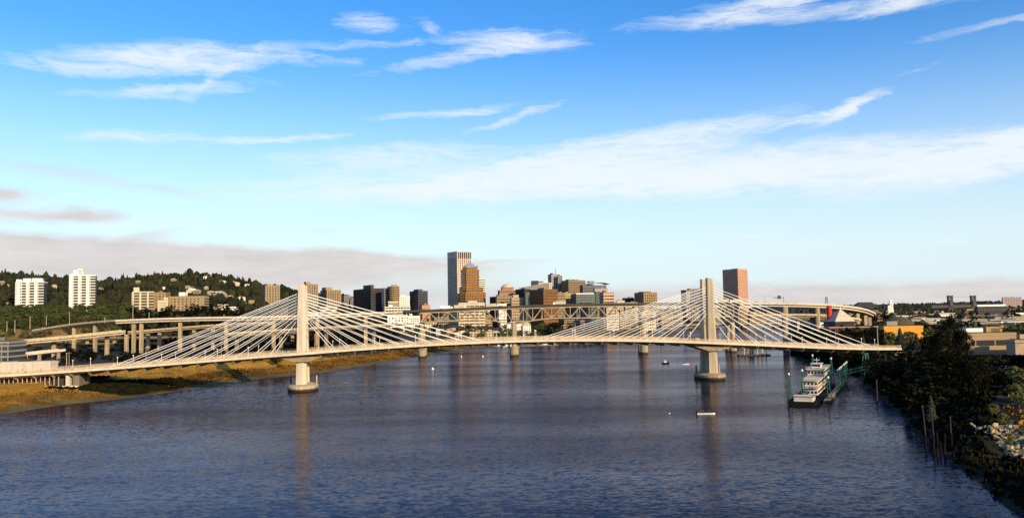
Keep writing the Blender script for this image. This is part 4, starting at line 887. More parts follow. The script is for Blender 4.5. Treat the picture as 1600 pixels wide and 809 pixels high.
building('hospital_block', 'pink-grey slab building on the far right skyline', 1565.5, 1567, 1596.5, 464.5, 3600, 4, mat('mauve_wall', (.36,.27,.25)), glass_m, 4, .5, .4, 12, D=40)
gs = thing('grain_elevator', 'white cylindrical grain elevator on the right skyline', 'silo', (P(1391,480,1900).x, 1900, 12)); zt = P(1391,473,1900).z-12
for i in range(3): MB().tube([((i-1)*4.4,0,0),((i-1)*4.4,0,zt-(6 if i == 0 else 0))], 2.2, wall_white, 12).obj('silo', gs)
MB().box(-1.5,4,-2,2,zt+.01,zt+6,wall_white).obj('headhouse', gs)
building('warehouse', 'low warehouse with a pale roof before the dark cottonwood', 1500, 1502, 1541, 500.5, 800, 4, wall_grey, glass_d, 4, .5, .2, 8, zb=9, D=26, pent=((0,1,0,1,1.0,roof_l),))
building('low_building', 'cream corner building at the right edge among trees', 1582, 1584, 1596, 504, 700, 10, wall_cream, glass_d, 3.5, .6, .4, 4, zb=9, D=18)
sh = P(1537,572,300)
b_, w_, d_, h_ = building('shed', 'small red-sided boat shed with a pale metal roof near the right edge', 1534, 1537, 1552, 572, 345, 6, mat('shed_red', (.12,.03,.025)), glass_d, 3.4, .85, .3, 3, zb=9, D=9, roofm=roof_l)
building('shed', 'long low shed with a whitish roof beside the red shed', 1552.5, 1553, 1584, 573, 350, 4, wall_grey, glass_d, 3.2, .7, .3, 5, zb=9, D=8, roofm=roof_l)
# scattered low industrial buildings of the inner east side
ADJ = ['tan low-rise building in the industrial district right of the river','white low-rise building in the industrial district right of the river','grey low-rise building in the industrial district right of the river','brown low-rise building in the industrial district right of the river']
rs = random.Random(11)
for i in range(150):
    Y = 620 * (4.6 ** rs.random()); px_ = rs.uniform(1235, 1700)
    if Y < 900 and px_ < 1450: continue
    X = P(px_, 480, Y).x; k_ = rs.choice((0,0,1,2,2,3)); wm_ = (wall_tan, wall_white, wall_grey, wall_brown)[k_]
    if sdist(np.array([X]), np.array([Y]))[0] < 40: continue
    w_ = rs.uniform(14,45); d_ = rs.uniform(12,30); h_ = rs.uniform(4.5,11); z0 = hz1(X,Y)-.5
    t = thing('low_building', ADJ[k_], 'building', (X,Y,z0), R(rs.uniform(-8,8)), ADJ[k_].replace(' low-rise building in the',' low-rises of the'))
    MB().box(0,w_,0,d_,0,h_,wm_).obj('wall', t); MB().box(-.3,w_+.3,-.3,d_+.3,h_+.003,h_+.5,rs.choice((roof_l,roof_d,roof_d))).obj('roof', t)
    MB().box(w_*.1,w_*.9,-.1,-.003,h_*.4,h_*.7,glass_d).obj('window_strip', t)
# west-side low city buildings between the shore and downtown
for i in range(70):
    px_ = rs.uniform(470, 1120); Y = rs.uniform(1150, 2300); X = P(px_, 480, Y).x
    if sdist(np.array([X]), np.array([Y]))[0] < 60: continue
    k_ = rs.choice((0,0,1,2,3)); wm_ = (wall_tan, wall_cream, wall_grey, wall_brown)[k_]
    w_ = rs.uniform(18,40); d_ = rs.uniform(14,26); h_ = rs.uniform(9,22)
    L2 = ['tan mid-rise city building low behind the truss bridge','cream mid-rise city building low behind the truss bridge','grey mid-rise city building low behind the truss bridge','brown mid-rise city building low behind the truss bridge'][k_]
    t = thing('city_building', L2, 'building', (X,Y,hz1(X,Y)-.5), R(rs.uniform(15,35)), L2.replace(' city building',' buildings'))
    MB().box(0,w_,0,d_,0,h_,glass_d).obj('glazed_core', t)
    m_ = bake('floor_band', MB().box(-.3,w_+.3,-.3,d_+.3,0,1.9,wm_))
    for f_ in range(int(h_/3.5)+1): inst(m_, 'floor_band', t, (0,0,f_*3.5))

# left-bank things beside the ramp: glassy building and long pale wall
building('office_building', 'glass-banded building at the left edge beneath the freeway', -40, -38, 14.5, 534, 520, 3, wall_grey, glass_m, 3.6, .35, .12, 5, zb=5, D=20)
building('low_building', 'long pale concrete block just above the left end of the cable-stayed bridge', 0, 1, 79, 566.5, 478, 5, concrete_w, concrete_w, 9, .95, 0, 5, zb=5, D=9, roofm=roof_l)
for i, (a, b2, yt, Y) in enumerate(((88,98,540,880),(60,68,541,880),(182,198,538,880),(112,122,539,900),(160,174,539,900),(208,224,536,930),(240,256,535,930),(28,34,538,900))):
    building('storage_building', ['white box-like store under the freeway beside the middle columns','small cream store under the wide freeway deck','long white shed seen between the freeway columns','pale shed beyond the white ramp','second pale shed behind the freeway columns','cream store under the double columns','white roofed store under the middle ramp','white hut under the left end of the freeway'][i], a, a+1, b2, yt, Y, 4, wall_white if i % 2 == 0 else wall_cream, glass_d, 4, .7, .2, 3, zb=P(a,yt,Y).z-4.5, D=9, roofm=roof_l)
bt = thing('hill_butte', 'x', 'x') if False else None

# ------------------------------------------------------------------ trees
def leaf_quads(mb, c, r, n, size, m, rng, flat=.8, shell=.5):
    for _ in range(n):
        d = Vector((rng.gauss(0,1), rng.gauss(0,1), rng.gauss(0,1))).normalized(); q = c + Vector((d.x*r[0], d.y*r[1], d.z*r[2])) * (shell + (1-shell)*rng.random())
        a = Vector((rng.gauss(0,1), rng.gauss(0,1), rng.gauss(0,.7))).normalized(); b_ = a.cross(d + Vector((.1,.2,.3))).normalized(); s_ = size*(.6+.8*rng.random())
        mb.add([q-a*s_, q-b_*s_*.7, q+a*s_, q+b_*s_*.7], [(0,1,2,3)], m)
def crown_decid(seed, m, n=60, per=22, size=.06, wide=.34, low=.28):
    """unit tree one high; trunk and crown meshes"""
    rng = random.Random(seed); mb = MB(); tr = MB()
    lean = rng.uniform(-.04,.04); tr.tube([(0,0,-.03),(lean*.5,0,.2),(lean,0,.45),(lean*1.3,.01,.75)], [.028,.022,.015,.004], bark, 6)
    for i in range(n):
        a = rng.uniform(0, 6.28); z = low + (1-low-.06)*rng.random()**.85; prof = math.sin(math.pi*min(1,max(0,(z-low*.7)/(1.08-low*.7))))**.6
        rr_ = wide*prof*rng.random()**.45*rng.uniform(.8,1.15); c_ = Vector((math.cos(a)*rr_+lean, math.sin(a)*rr_, z))
        if i % 6 == 0: tr.tube([(lean, 0, max(.2, z-.22)), tuple(c_)], [.01,.003], bark, 4)
        leaf_quads(mb, c_, (.09,.09,.065), per, size*.5, m, rng)
    return bake('trunk', tr), bake('crown', mb)
def crown_conif(seed, m, n=18):
    rng = random.Random(seed); mb = MB(); tr = MB(); tr.tube([(0,0,-.03),(0,0,.5),(0,0,.97)], [.022,.013,.003], bark, 6)
    for i in range(n):
        z = .14 + .84*i/n; rr_ = .19*(1-z)**.8+.012; k_ = 9 if z < .7 else 6
        for j in range(k_):
            a = 6.283*(j+rng.random()*.8)/k_; q = rr_*rng.uniform(.6,1.25); dz_ = rng.uniform(.03,.07)
            tip = Vector((math.cos(a)*q, math.sin(a)*q, z-dz_)); s_ = Vector((-math.sin(a), math.cos(a), 0))*(rr_*.38+.012)
            mb.add([(0,0,z+.045), tuple(tip*.55+Vector((0,0,z*.45))+s_), tuple(tip), tuple(tip*.55+Vector((0,0,z*.45))-s_)], [(0,1,2,3)], m)
            mb.add([(0,0,z+.02), tuple(tip*.6+Vector((0,0,z*.4+.015))+s_*.6), tuple(tip-Vector((0,0,.03))), tuple(tip*.6+Vector((0,0,z*.4-.03))-s_*.6)], [(0,1,2,3)], m)
    return bake('trunk', tr), bake('crown', mb)
DG = [crown_decid(i, leaf_g, 60, 22) for i in range(3)]; DY = [crown_decid(10+i, leaf_y, 55, 22) for i in range(2)]
DD = [crown_decid(20+i, leaf_d, 70, 24, .055, .36, .15) for i in range(3)]; DC = [crown_conif(30+i, conif) for i in range(3)]
BIG = [crown_decid(50+i, leaf_d, 120, 34, .036, .30, .12) for i in range(2)]
def tree(X, Y, h, kind, label, group, z=None, w=1.0, name=None, rng=random):
    tr, cr = rng.choice(kind); t = thing(name or ('conifer_tree' if kind is DC else 'tree'), label, 'tree', (X, Y, hz1(X, Y) - .2 if z is None else z), rng.uniform(0,6.28), group)
    t.scale = (h*w, h*w, h); inst(tr, 'trunk', t); inst(cr, 'crown', t); return t
rt_ = random.Random(5)
BANK = []; SLOPE = []; BELT = []; EAST = []; PARK = []
def cheap(seed, m): return crown_decid(seed, m, 34, 9, .11, .36, .14)
CH = {'d': [cheap(80+i, leaf_d) for i in range(2)], 'g': [cheap(90+i, leaf_g) for i in range(2)], 'y': [cheap(95, leaf_y)]}
def mass(name, pts, kinds, seed):
    rng = np.random.RandomState(seed); lib = [CH[k_][j] for k_ in kinds for j in range(len(CH[k_]))]; V = []; Fc = []; Mi = []; o = 0; mats = []
    arr = []
    for tr, cr in lib:
        vs_, fs_, ms_ = [], [], []; off = 0
        for me_ in (cr,):
            v_ = np.zeros(len(me_.vertices)*3); me_.vertices.foreach_get('co', v_); vs_.append(v_.reshape(-1,3)); fs_ += [tuple(p.vertices) for p in me_.polygons]
        arr.append((np.concatenate(vs_), np.array(fs_), cr.materials[0]))
    for _,_,m in arr:
        if m not in mats: mats.append(m)
    for X, Y, z, h, w in pts:
        v_, f_, m = arr[rng.randint(len(arr))]; a = rng.uniform(0, 6.28); ca, sa_ = math.cos(a), math.sin(a)
        q = np.stack([(v_[:,0]*ca - v_[:,1]*sa_)*h*w + X, (v_[:,0]*sa_ + v_[:,1]*ca)*h*w + Y, v_[:,2]*h + z], 1)
        V.append(q); Fc.append(f_ + o); o += len(q); Mi += [mats.index(m)]*len(f_)
    V = np.concatenate(V); Fc = np.concatenate(Fc); me = bpy.data.meshes.new(name); me.from_pydata(V.tolist(), [], Fc.tolist())
    for m in mats: me.materials.append(m)
    me.polygons.foreach_set('material_index', Mi); me.update(); ob = bpy.data.objects.new(name, me); C.objects.link(ob); ob['kind'] = 'stuff'
n_ = 0
for i in range(2600):
    if n_ >= 330: break
    Y = rt_.uniform(150, 760); X = rt_.uniform(80, 420)
    s_ = float(sdist(np.array([X]), np.array([Y]))[0]); px_ = 800 + F*X/Y
    if s_ < 3 or px_ > 1680 or px_ < 1240 or (Y > 500 and s_ > 75): continue
    if (px_ > 1475 and Y < 275) or (px_ > 1520 and Y < 320): continue
    if abs(Y - (447+.118*X)) < 19 and X < 250: continue
    h = rt_.uniform(7, 12) if s_ < 25 else rt_.uniform(8, 14)
    z0 = hz1(X, Y)
    # keep the buildings behind in view: crowns stay below the line of sight to the far bank roofs
    ylim = 552 if px_ > 1500 else (546 if px_ > 1380 else 548)
    if Y < 520: h = min(h, H0 - (ylim - hz(px_)) * Y / F - z0)
    else: h = min(h, H0 - (549 if px_ < 1300 else 538 - hz(px_) and 60) * 0 - 12 - z0) if px_ < 1380 else min(h, 9)
    if h < 4: continue
    n_ += 1
    if n_ > 100: BANK.append((X, Y, z0-.3, h, rt_.uniform(1.0,1.5))); continue
    wh = 'beside the gangway' if px_ < 1400 and Y > 380 else ('below the modern pale building' if px_ > 1500 else ('below the tall cottonwoods' if px_ > 1430 else ('at the right end of the cable-stayed bridge' if Y > 430 else 'above the low pile stubs')))
    hh = 'low' if h < 7 else ('mid-sized' if h < 9.5 else 'tall')
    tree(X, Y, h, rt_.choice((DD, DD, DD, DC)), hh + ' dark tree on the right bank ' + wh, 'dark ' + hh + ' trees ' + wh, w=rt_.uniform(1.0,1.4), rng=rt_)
for (a, yb, yt, Y, w_, lb_) in ((1474,590,503,330,.5,'tall black cottonwood towering over the right bank'),(1489,592,491,345,.45,'second tall black cottonwood with the highest crown on the right bank'),(1505,590,513,335,.6,'broad dark cottonwood right beside the tallest two'),(1448,575,535,360,.9,'rounded dark tree left of the tall cottonwoods'),(1461,580,522,350,.6,'dark tree between the rounded tree and the tall cottonwoods')):
    X = P(a,540,Y).x; z0 = hz1(X,Y)-.3; tree(X, Y, P(a,yt,Y).z-z0, BIG, lb_, None, z0, w_, 'cottonwood_tree', rt_)
for (a, yt, Y, lb_) in ((1407,510,470,'pointed dark conifer in front of the orange warehouse'),(1432,520,480,'dim broad tree right of the pointed conifer'),(1391,521,490,'olive round tree before the orange wall'),(1422,517,500,'red-brown tree in front of the maroon door bay')):
    X = P(a,540,Y).x; z0 = hz1(X,Y)-.3; tree(X, Y, P(a,yt,Y).z-z0, DC if 'conifer' in lb_ else (DD if 'dim' in lb_ else DY), lb_, None, z0, 1.5 if 'conifer' in lb_ else 1.0, None, rt_)
# east district trees
for i in range(230):
    Y = 480 * (4.5 ** rt_.random()); px_ = rt_.uniform(1380, 1660) if Y < 900 else rt_.uniform(1250, 1660); X = P(px_,480,Y).x
    if sdist(np.array([X]), np.array([Y]))[0] < 30: continue
    h = rt_.uniform(8,15) 
    if Y < 640 and px_ < 1450: h = 7
    if Y < 425 and 1500 < px_ < 1600: continue
    if Y > 700: EAST.append((X, Y, hz1(X,Y)-.3, h, 1.3)); continue
    nm, kd = rt_.choice((('green', DG), ('dark', DD), ('dark', DD), ('olive', DY))); tree(X, Y, h, kd, nm + ' street tree between the nearer low buildings east of the river', nm + ' street trees of the east side', w=1.2, rng=rt_)
# right edge sunlit shrubs and trees
for (a, yb, h) in ((1592,630,8),(1598,610,9),(1585,600,7),(1580,585,6),(1569,650,4.5),(1600,655,5),(1552,640,4)):
    g_ = G(a, yb, 9.0); tree(g_.x, g_.y, h, DY, 'yellow-green tree catching sun at the right edge above the rubble', 'sunlit trees at the right edge', w=1.2, rng=rt_)
# trees outside the frame on the right bank, casting the bank's shade
for i in range(170):
    Y = rt_.uniform(40, 430); X = Y*.655 + rt_.uniform(16, 70)
    if Y < 215: X += 12
    tt = ((X-132)*sdir.x + (Y-212)*sdir.y)/.945; pp = abs((X-132)*sdir.y - (Y-212)*sdir.x)/.945
    if -5 < tt < 110 and pp < 34: continue
    BANK.append((X, Y, hz1(X,Y)-.3, rt_.uniform(15,24), 1.2))
for i in range(110):     # dark shore beyond the bridge, under the curved ramp
    px_ = rt_.uniform(1238, 1375); Y = rt_.uniform(600, 1000); X = P(px_,500,Y).x; s_ = float(sdist(np.array([X]), np.array([Y]))[0])
    if s_ < 4 or (Y < 720 and s_ > 60): continue
    z0 = hz1(X,Y)-.3; BANK.append((X, Y, z0, min(rt_.uniform(7,13), H0 - (510-hz(px_))*Y/F - z0), 1.5))
for i in range(70):
    Y = rt_.uniform(560, 680); X = P(rt_.uniform(1255,1380),500,Y).x; BANK.append((X, Y, hz1(X,Y)-.3, rt_.uniform(4,6.5), 1.8))
for i in range(300):
    px_ = rt_.uniform(-40, 205); Y = rt_.uniform(905, 1085); X = P(px_,490,Y).x; SLOPE.append((X, Y, hz1(X,Y)-.4, rt_.uniform(7,12), 1.3))
for i in range(90):
    px_ = rt_.uniform(-30, 195); Y = rt_.uniform(845, 905); X = P(px_,490,Y).x; SLOPE.append((X, Y, hz1(X,Y)-.4, rt_.uniform(4,8), 1.4))
for i in range(420):
    px_ = rt_.uniform(190, 620); Y = rt_.uniform(780, 1010); X = P(px_,490,Y).x; BELT.append((X, Y, hz1(X,Y)-.4, rt_.uniform(5,10), 1.5))
for i in range(240):
    px_ = rt_.uniform(-20, 620); Y = rt_.uniform(560, 840); X = P(px_,490,Y).x
    if float(sdist(np.array([X]), np.array([Y]))[0]) < 70: continue
    BELT.append((X, Y, hz1(X,Y)-.4, rt_.uniform(2.5,5), 2.2))
for i in range(150):
    px_ = rt_.uniform(600, 1075); Y = rt_.uniform(1010, 1300) + max(0,(px_-930))*2.2; X = P(px_,510,Y).x
    if float(sdist(np.array([X]), np.array([Y]))[0]) < 14: continue
    PARK.append((X, Y, hz1(X,Y)-.4, rt_.uniform(9,16), 1.3))
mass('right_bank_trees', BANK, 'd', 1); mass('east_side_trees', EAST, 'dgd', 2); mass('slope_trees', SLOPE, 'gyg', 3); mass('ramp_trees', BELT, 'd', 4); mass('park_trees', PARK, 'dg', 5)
# left: trees around the towers, under the ramps and along the foreground
for i in range(48):
    px_ = rt_.uniform(-10, 195); Y = rt_.uniform(905, 960); X = P(px_,490,Y).x
    tree(X, Y, rt_.uniform(8,14), rt_.choice((DG,DG,DY)), 'leafy green tree on the slope below ' + ('the shorter white apartment tower' if px_ < 82 else 'the tallest white apartment tower'), 'green trees below the ' + ('shorter' if px_ < 82 else 'tallest') + ' white tower', w=1.15, rng=rt_)
for i in range(34):
    px_ = rt_.uniform(190, 560); Y = rt_.uniform(880, 990); X = P(px_,490,Y).x
    tree(X, Y, rt_.uniform(7,12), rt_.choice((DG,DD,DD)), 'dark round tree in the belt behind the upper freeway ramp', 'dark trees behind the freeway ramps', w=1.2, rng=rt_)
for i in range(30):
    px_ = rt_.uniform(82, 450); Y = rt_.uniform(565, 640); X = P(px_,550,Y).x
    tree(X, Y, rt_.uniform(4.5,8.5), DD, 'dark bushy tree in the shaded row beneath the freeway ramps', 'dark bushy trees beneath the freeway ramps', w=1.5, rng=rt_)
for i in range(75):
    px_ = rt_.uniform(600, 1075); X0 = P(px_,520,1000).x; Y = rt_.uniform(985, 1150) + max(0,(px_-930))*2.2; X = P(px_,510,Y).x
    if sdist(np.array([X]), np.array([Y]))[0] < 14: continue
    kd = rt_.choice((DG,DY,DG)) if px_ < 850 else rt_.choice((DG,DD,DD))
    if px_ < 850: Y = rt_.uniform(975,1005); X = P(px_,510,Y).x
    pl_ = 'left of the truss pier' if px_ < 800 else ('right of the white gabled block' if px_ > 830 else 'in front of the white gabled block'); nm = 'dark' if kd is DD else ('yellow-green' if kd is DY else 'green')
    tree(X, Y, rt_.uniform(7,10) if px_ < 850 else rt_.uniform(11,17), kd, nm + ' riverside tree seen between the bridge decks ' + pl_, nm + ' park trees ' + pl_, w=1.2, rng=rt_)
for (a, yt) in ((72,421),(119,424),(127,423.5),(28,424),(40,425)):
    X = P(a,440,1300).x; z0 = hz1(X,1300)-1; tree(X, 1300, P(a,yt,1300).z-z0, DC, {72:'tallest pointed conifer on the left skyline between the two white towers',119:'left one of a pair of dark conifers beside the tall white tower',127:'right one of a pair of dark conifers beside the tall white tower',28:'dark conifer above the shorter white tower',40:'second dark conifer above the shorter white tower'}[a], None, z0, 1.5, None, rt_)

# far woods: thousands of low-poly crowns, one mass
def woods(name, pts, seed, m=forest_m):
    rng = random.Random(seed); V = []; Fc = []
    for X, Y, z, h, con in pts:
        o = len(V); k_ = 6; a0 = rng.uniform(0,6.28)
        prof = ((.0,.20),(.25,.26),(.55,.15),(1.0,.015)) if con else ((.05,.22),(.35,.42),(.7,.36),(.97,.10))
        for zz_, r_ in prof:
            for j in range(k_):
                a = a0 + 6.283*j/k_; q = r_*h*rng.uniform(.7,1.25); V.append((X+math.cos(a)*q, Y+math.sin(a)*q, z+zz_*h+rng.uniform(-.05,.05)*h))
        for i in range(3):
            for j in range(k_): q = (j+1)%k_; Fc.append((o+i*k_+j, o+i*k_+q, o+(i+1)*k_+q, o+(i+1)*k_+j))
        Fc.append(tuple(o+3*k_+j for j in range(k_)))
    me = bpy.data.meshes.new(name); me.from_pydata(V, [], Fc); me.materials.append(m); me.update()
    o = bpy.data.objects.new(name, me); C.objects.link(o); o['kind'] = 'stuff'; return o
n_ = 15000; rng = np.random.RandomState(3)
Y = 1110 + 2000 * rng.rand(n_)**1.15; px_ = rng.uniform(-260, 640, n_); X = (px_-800)/F*Y; Z = height(X, Y)
keep = (Z > 12) & (wob(X, Y, 90, 5) > -.75)
for hx, hy in HPOS: keep &= ~((np.abs(X - hx - 8 - (Y-hy)*hx/hy) < 17) & (Y > hy - 110) & (Y < hy + 4))
woods('hillside_forest', [(a, b_, c_-1, h, con) for a, b_, c_, h, con in zip(X[keep], Y[keep], Z[keep], rng.uniform(8, 17, keep.sum()) * np.where(rng.rand(keep.sum()) < .10, 1.6, 1), rng.rand(keep.sum()) < .6)], 1)
n_ = 9000; Y = 1300 + 5200 * rng.rand(n_)**.8; px_ = rng.uniform(420, 1800, n_); X = (px_-800)/F*Y; Z = height(X, Y); S = sdist(X, Y); keep = (S > 40) & (wob(X, Y, 160, 9) > -.1)
woods('far_city_trees', [(a, b_, c_-1, h, con) for a, b_, c_, h, con in zip(X[keep], Y[keep], Z[keep], rng.uniform(7, 14, keep.sum()), rng.rand(keep.sum()) < .25)], 2)

# brush and grass on the banks
def brush(name, n_, cond, hgt, m, seed, box):
    rng = np.random.RandomState(seed); X = rng.uniform(box[0], box[1], n_); Y = rng.uniform(box[2], box[3], n_); S = sdist(X, Y); keep = cond(X, Y, S); X, Y = X[keep], Y[keep]; Z = height(X, Y)
    V = []; Fc = []; r2 = random.Random(seed)
    for a, b_, c_ in zip(X, Y, Z):
        h = hgt*r2.uniform(.4,1.3)
        for k_ in range(5):
            an = r2.uniform(0,6.28); dx, dy = math.cos(an)*h*.55, math.sin(an)*h*.55; ox, oy = r2.uniform(-.5,.5)*h, r2.uniform(-.5,.5)*h; o = len(V); hh = h*r2.uniform(.6,1.1)
            V += [(a+ox-dx, b_+oy-dy, c_-.1), (a+ox+dx, b_+oy+dy, c_-.1), (a+ox+dx*.5+dy*.3, b_+oy+dy*.5, c_+hh), (a+ox-dx*.6, b_+oy-dy*.6-dx*.3, c_+hh*.8)]; Fc.append((o,o+1,o+2,o+3))
    me = bpy.data.meshes.new(name); me.from_pydata(V, [], Fc); me.materials.append(m); me.update(); o = bpy.data.objects.new(name, me); C.objects.link(o); o['kind'] = 'stuff'
wn_ = lambda X, Y: wob(X, Y, 14, 3)
brush('bank_brush', 120000, lambda X, Y, S: (S > 7.5) & (S < 25 + 5*wn_(X, Y)) & (X < 0) & ~((X > -225) & (X < -170) & (np.abs(Y-447-.118*X) < 16)), .75, brush_m, 4, (-330, 20, 250, 960))
brush('bank_shrubs', 16000, lambda X, Y, S: (S > 7) & (S < 24) & (X < 0) & (wob(X, Y, 19, 8) > .5), 1.6, brush_m, 14, (-330, 20, 250, 960))
brush('shadow_wedge_shrubs', 9000, lambda X, Y, S: (S > 6) & (X > -228) & (X < -163) & (Y-447-.118*X > -14) & (Y-447-.118*X < 24), 1.0, leaf_d, 24, (-230, -160, 380, 470))  # near-black shrubs added to stand in for the shadow under the bridge
brush('dry_grass', 30000, lambda X, Y, S: (S > 22) & (S < 95) & (X < 0) & (wn_(X, Y) > -.4) & ~((X > -225) & (X < -165) & (np.abs(Y-453-.118*X) < 20)), .55, grass_m, 5, (-360, -40, 300, 680))
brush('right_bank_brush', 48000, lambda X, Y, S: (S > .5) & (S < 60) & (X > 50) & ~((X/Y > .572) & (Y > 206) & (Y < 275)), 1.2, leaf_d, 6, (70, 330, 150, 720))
brush('sunlit_brush', 1500, lambda X, Y, S: (S > 16) & (S < 50) & (X/Y > .585), .8, grass_m, 7, (110, 260, 195, 300))

# ------------------------------------------------------------------ rubble bank at the lower right
def rock(r, rng, m=rock_m):
    bm_ = bmesh.new(); bmesh.ops.create_icosphere(bm_, subdivisions=1, radius=r)
    s_ = (rng.uniform(.7,1.4), rng.uniform(.7,1.3), rng.uniform(.5,.95))
    for v in bm_.verts: v.co = Vector((v.co.x*s_[0], v.co.y*s_[1], v.co.z*s_[2])) * rng.uniform(.72,1.25)
    me = bpy.data.meshes.new('rock'); bm_.to_mesh(me); bm_.free(); me.materials.append(m); return me
rk = random.Random(9); RK = [rock(1.0, rk) for _ in range(10)]
rb = thing('rubble_bank', 'sunlit bank of broken concrete and rock jutting out at the lower right', 'rubble bank', tuple(G(1570,690,4)))
g0 = rb.location.copy(); mb = MB()
# sloping core under the loose rocks
A = [G(1546,664,7.1), G(1600,663,7.1), G(1660,665,7.1)]; B_ = [G(1560,706,.8), G(1585,717,.7), G(1660,724,.7)]
core = MB(); core.add([tuple(q-g0) for q in A]+[tuple(q-g0) for q in B_]+[tuple(q+Vector((3,9,-9))-g0) for q in A], [(0,3,4,1),(1,4,5,2),(0,1,7,6),(1,2,8,7),(0,6,3)], mat('rubble_soil', (.16,.12,.07), .95, .3, .8, bump=.6)); core.obj('slope', rb)
for i in range(290):
    u = rk.random(); v = rk.random(); a = A[0].lerp(A[1], u*2) if u < .5 else A[1].lerp(A[2], u*2-1); b_ = B_[0].lerp(B_[1], u*2) if u < .5 else B_[1].lerp(B_[2], u*2-1)
    q = a.lerp(b_, v) - g0; s_ = rk.uniform(.3,.75)*(1.6 if rk.random() < .12 else 1)
    o = inst(rk.choice(RK), 'rock', rb, q, rk.uniform(0,6.28), (s_,s_,s_)); o.rotation_euler = (rk.uniform(-.6,.6), rk.uniform(-.6,.6), rk.uniform(0,6.28))
for i in range(60):       # shaded side facing the river
    q = G(1543,665,6.6).lerp(G(1560,706,.6), rk.random()) - g0 + Vector((rk.uniform(-2.5,.5), rk.uniform(-1,5), 0)); s_ = rk.uniform(.3,.7)
    o = inst(rk.choice(RK), 'rock', rb, q, 0, (s_,s_,s_)); o.rotation_euler = (rk.uniform(-.6,.6), rk.uniform(-.6,.6), rk.uniform(0,6.28))
g_ = G(1572,686,5); tree(g_.x, g_.y-1.5, 3.6, DY, 'yellow-green bush growing out of the middle of the rubble bank', None, 3.2, 1.3, 'bush', rt_)
g_ = G(1600,708,1); t = thing('concrete_block', 'dark squared concrete stub with a pale top at the foot of the rubble bank', 'concrete block', (g_.x+.5, g_.y-2, -.5)); MB().prism([(-1.5,-1.5),(1.5,-1.4),(1.4,1.5),(-1.5,1.4)], 0, 5.2, concrete_d, [(-1.2,-1.2),(1.3,-1.2),(1.2,1.3),(-1.2,1.2)]).obj('block', t); MB().box(-1.3,1.4,-1.3,1.4,5.21,5.5,concrete_w).obj('cap', t)
# old timber piles
for i, (a, yt, yb) in enumerate(((1444,634,702),(1458,638,706),(1487,651,708))):
    g_ = G(a, yb-8, 0); zt = P(a, yt, g_.y).z
    t = thing('timber_pile', ['tall leaning timber pile, leftmost of three by the right bank','tall timber pile, middle one of three by the right bank','tall straight timber pile nearest the rubble, rightmost of three'][i], 'pile', (g_.x, g_.y, 0)); MB().tube([(.8-.4*i,0,-3),(0,0,zt)], [.22,.16], mat('grey_timber', (.04,.03,.018), .9), 10).obj('shaft', t); MB().tube([(0,0,zt),(0,0,zt+.12)], .2, concrete_d, 8).obj('cap', t)
for i in range(14):
    a = 1440 + rk.uniform(0,60); yb = 690 + (a-1440)*.45 + rk.uniform(-8,14); g_ = G(a, yb, 0); h = rk.uniform(2,6.5)
    o = MB().tube([(0,0,-3),(rk.uniform(-.3,.3),0,h)], [.3,.24], hull_d, 8).obj('timber_stump', None); o.location = (g_.x, g_.y, 0); tag(o, 'short dark broken timber pile standing in the shaded water', 'pile', 'short broken piles by the right bank')
for i in range(9):
    g_ = G(1368 + rk.uniform(0,20), 616 + rk.uniform(-4,14), 0); o = MB().tube([(0,0,-2),(.1,0,rk.uniform(.6,2.6))], [.4,.3], wood_d, 8).obj('timber_stump', None); o.location = (g_.x, g_.y, 0); tag(o, 'low dark pile stub in the open water right of the moored ship', 'pile', 'low pile stubs right of the ship')
g_ = G(1371,628,0); o = MB().tube([(0,0,-2),(0,0,9)], [.25,.2], wood_d, 8).obj('timber_pile', None); o.location = (g_.x, g_.y, 0); tag(o, 'single tall thin dark pile beside the low stubs', 'pile')

# ------------------------------------------------------------------ moored ship and its green mooring frames
sa, sb_ = G(1254,634,0), Vector((P(1290,590,415).x, 415, 0)); ax = (sb_ - sa); L = ax.length; ang = math.atan2(ax.y, ax.x)
ship = thing('passenger_ship', 'white multi-deck passenger ship moored bow-on with a black hull', 'ship', (sa.x, sa.y, 0), ang - math.pi/2)
def hullsec(y, w_, z0, z1, k_=.82): return [(-w_*k_, y, z0), (w_*k_, y, z0), (w_, y, z1), (-w_, y, z1)]
MB().loft([hullsec(0,4.6,-.8,1.2,.9), hullsec(2,5.6,-.8,1.3), hullsec(8,5.9,-.8,1.3), hullsec(78,5.9,-.8,1.3), hullsec(88,5.2,-.8,1.3)], hull_d).obj('hull', ship)
def bow(k_, z0, z1, y0, y1, m=ship_w): return MB().box(-k_, k_, y0, y1, z0, z1, m)
bow(3.5, 1.31, 3.0, 3, 13).obj('foredeck_house', ship); bow(3.7, 3.01, 3.2, 2.7, 13.3, wall_grey).obj('foredeck_roof', ship)
for z in (1.5, 2.35, 3.6): MB().box(-3.5,3.5,2.7,2.9,z,z+.4,ship_w).obj('rail_board', ship)
decks = [(2.9,1.35,4.3,29,76),(3.0,4.9,7.3,30,76),(3.4,7.9,10.4,52,80)]
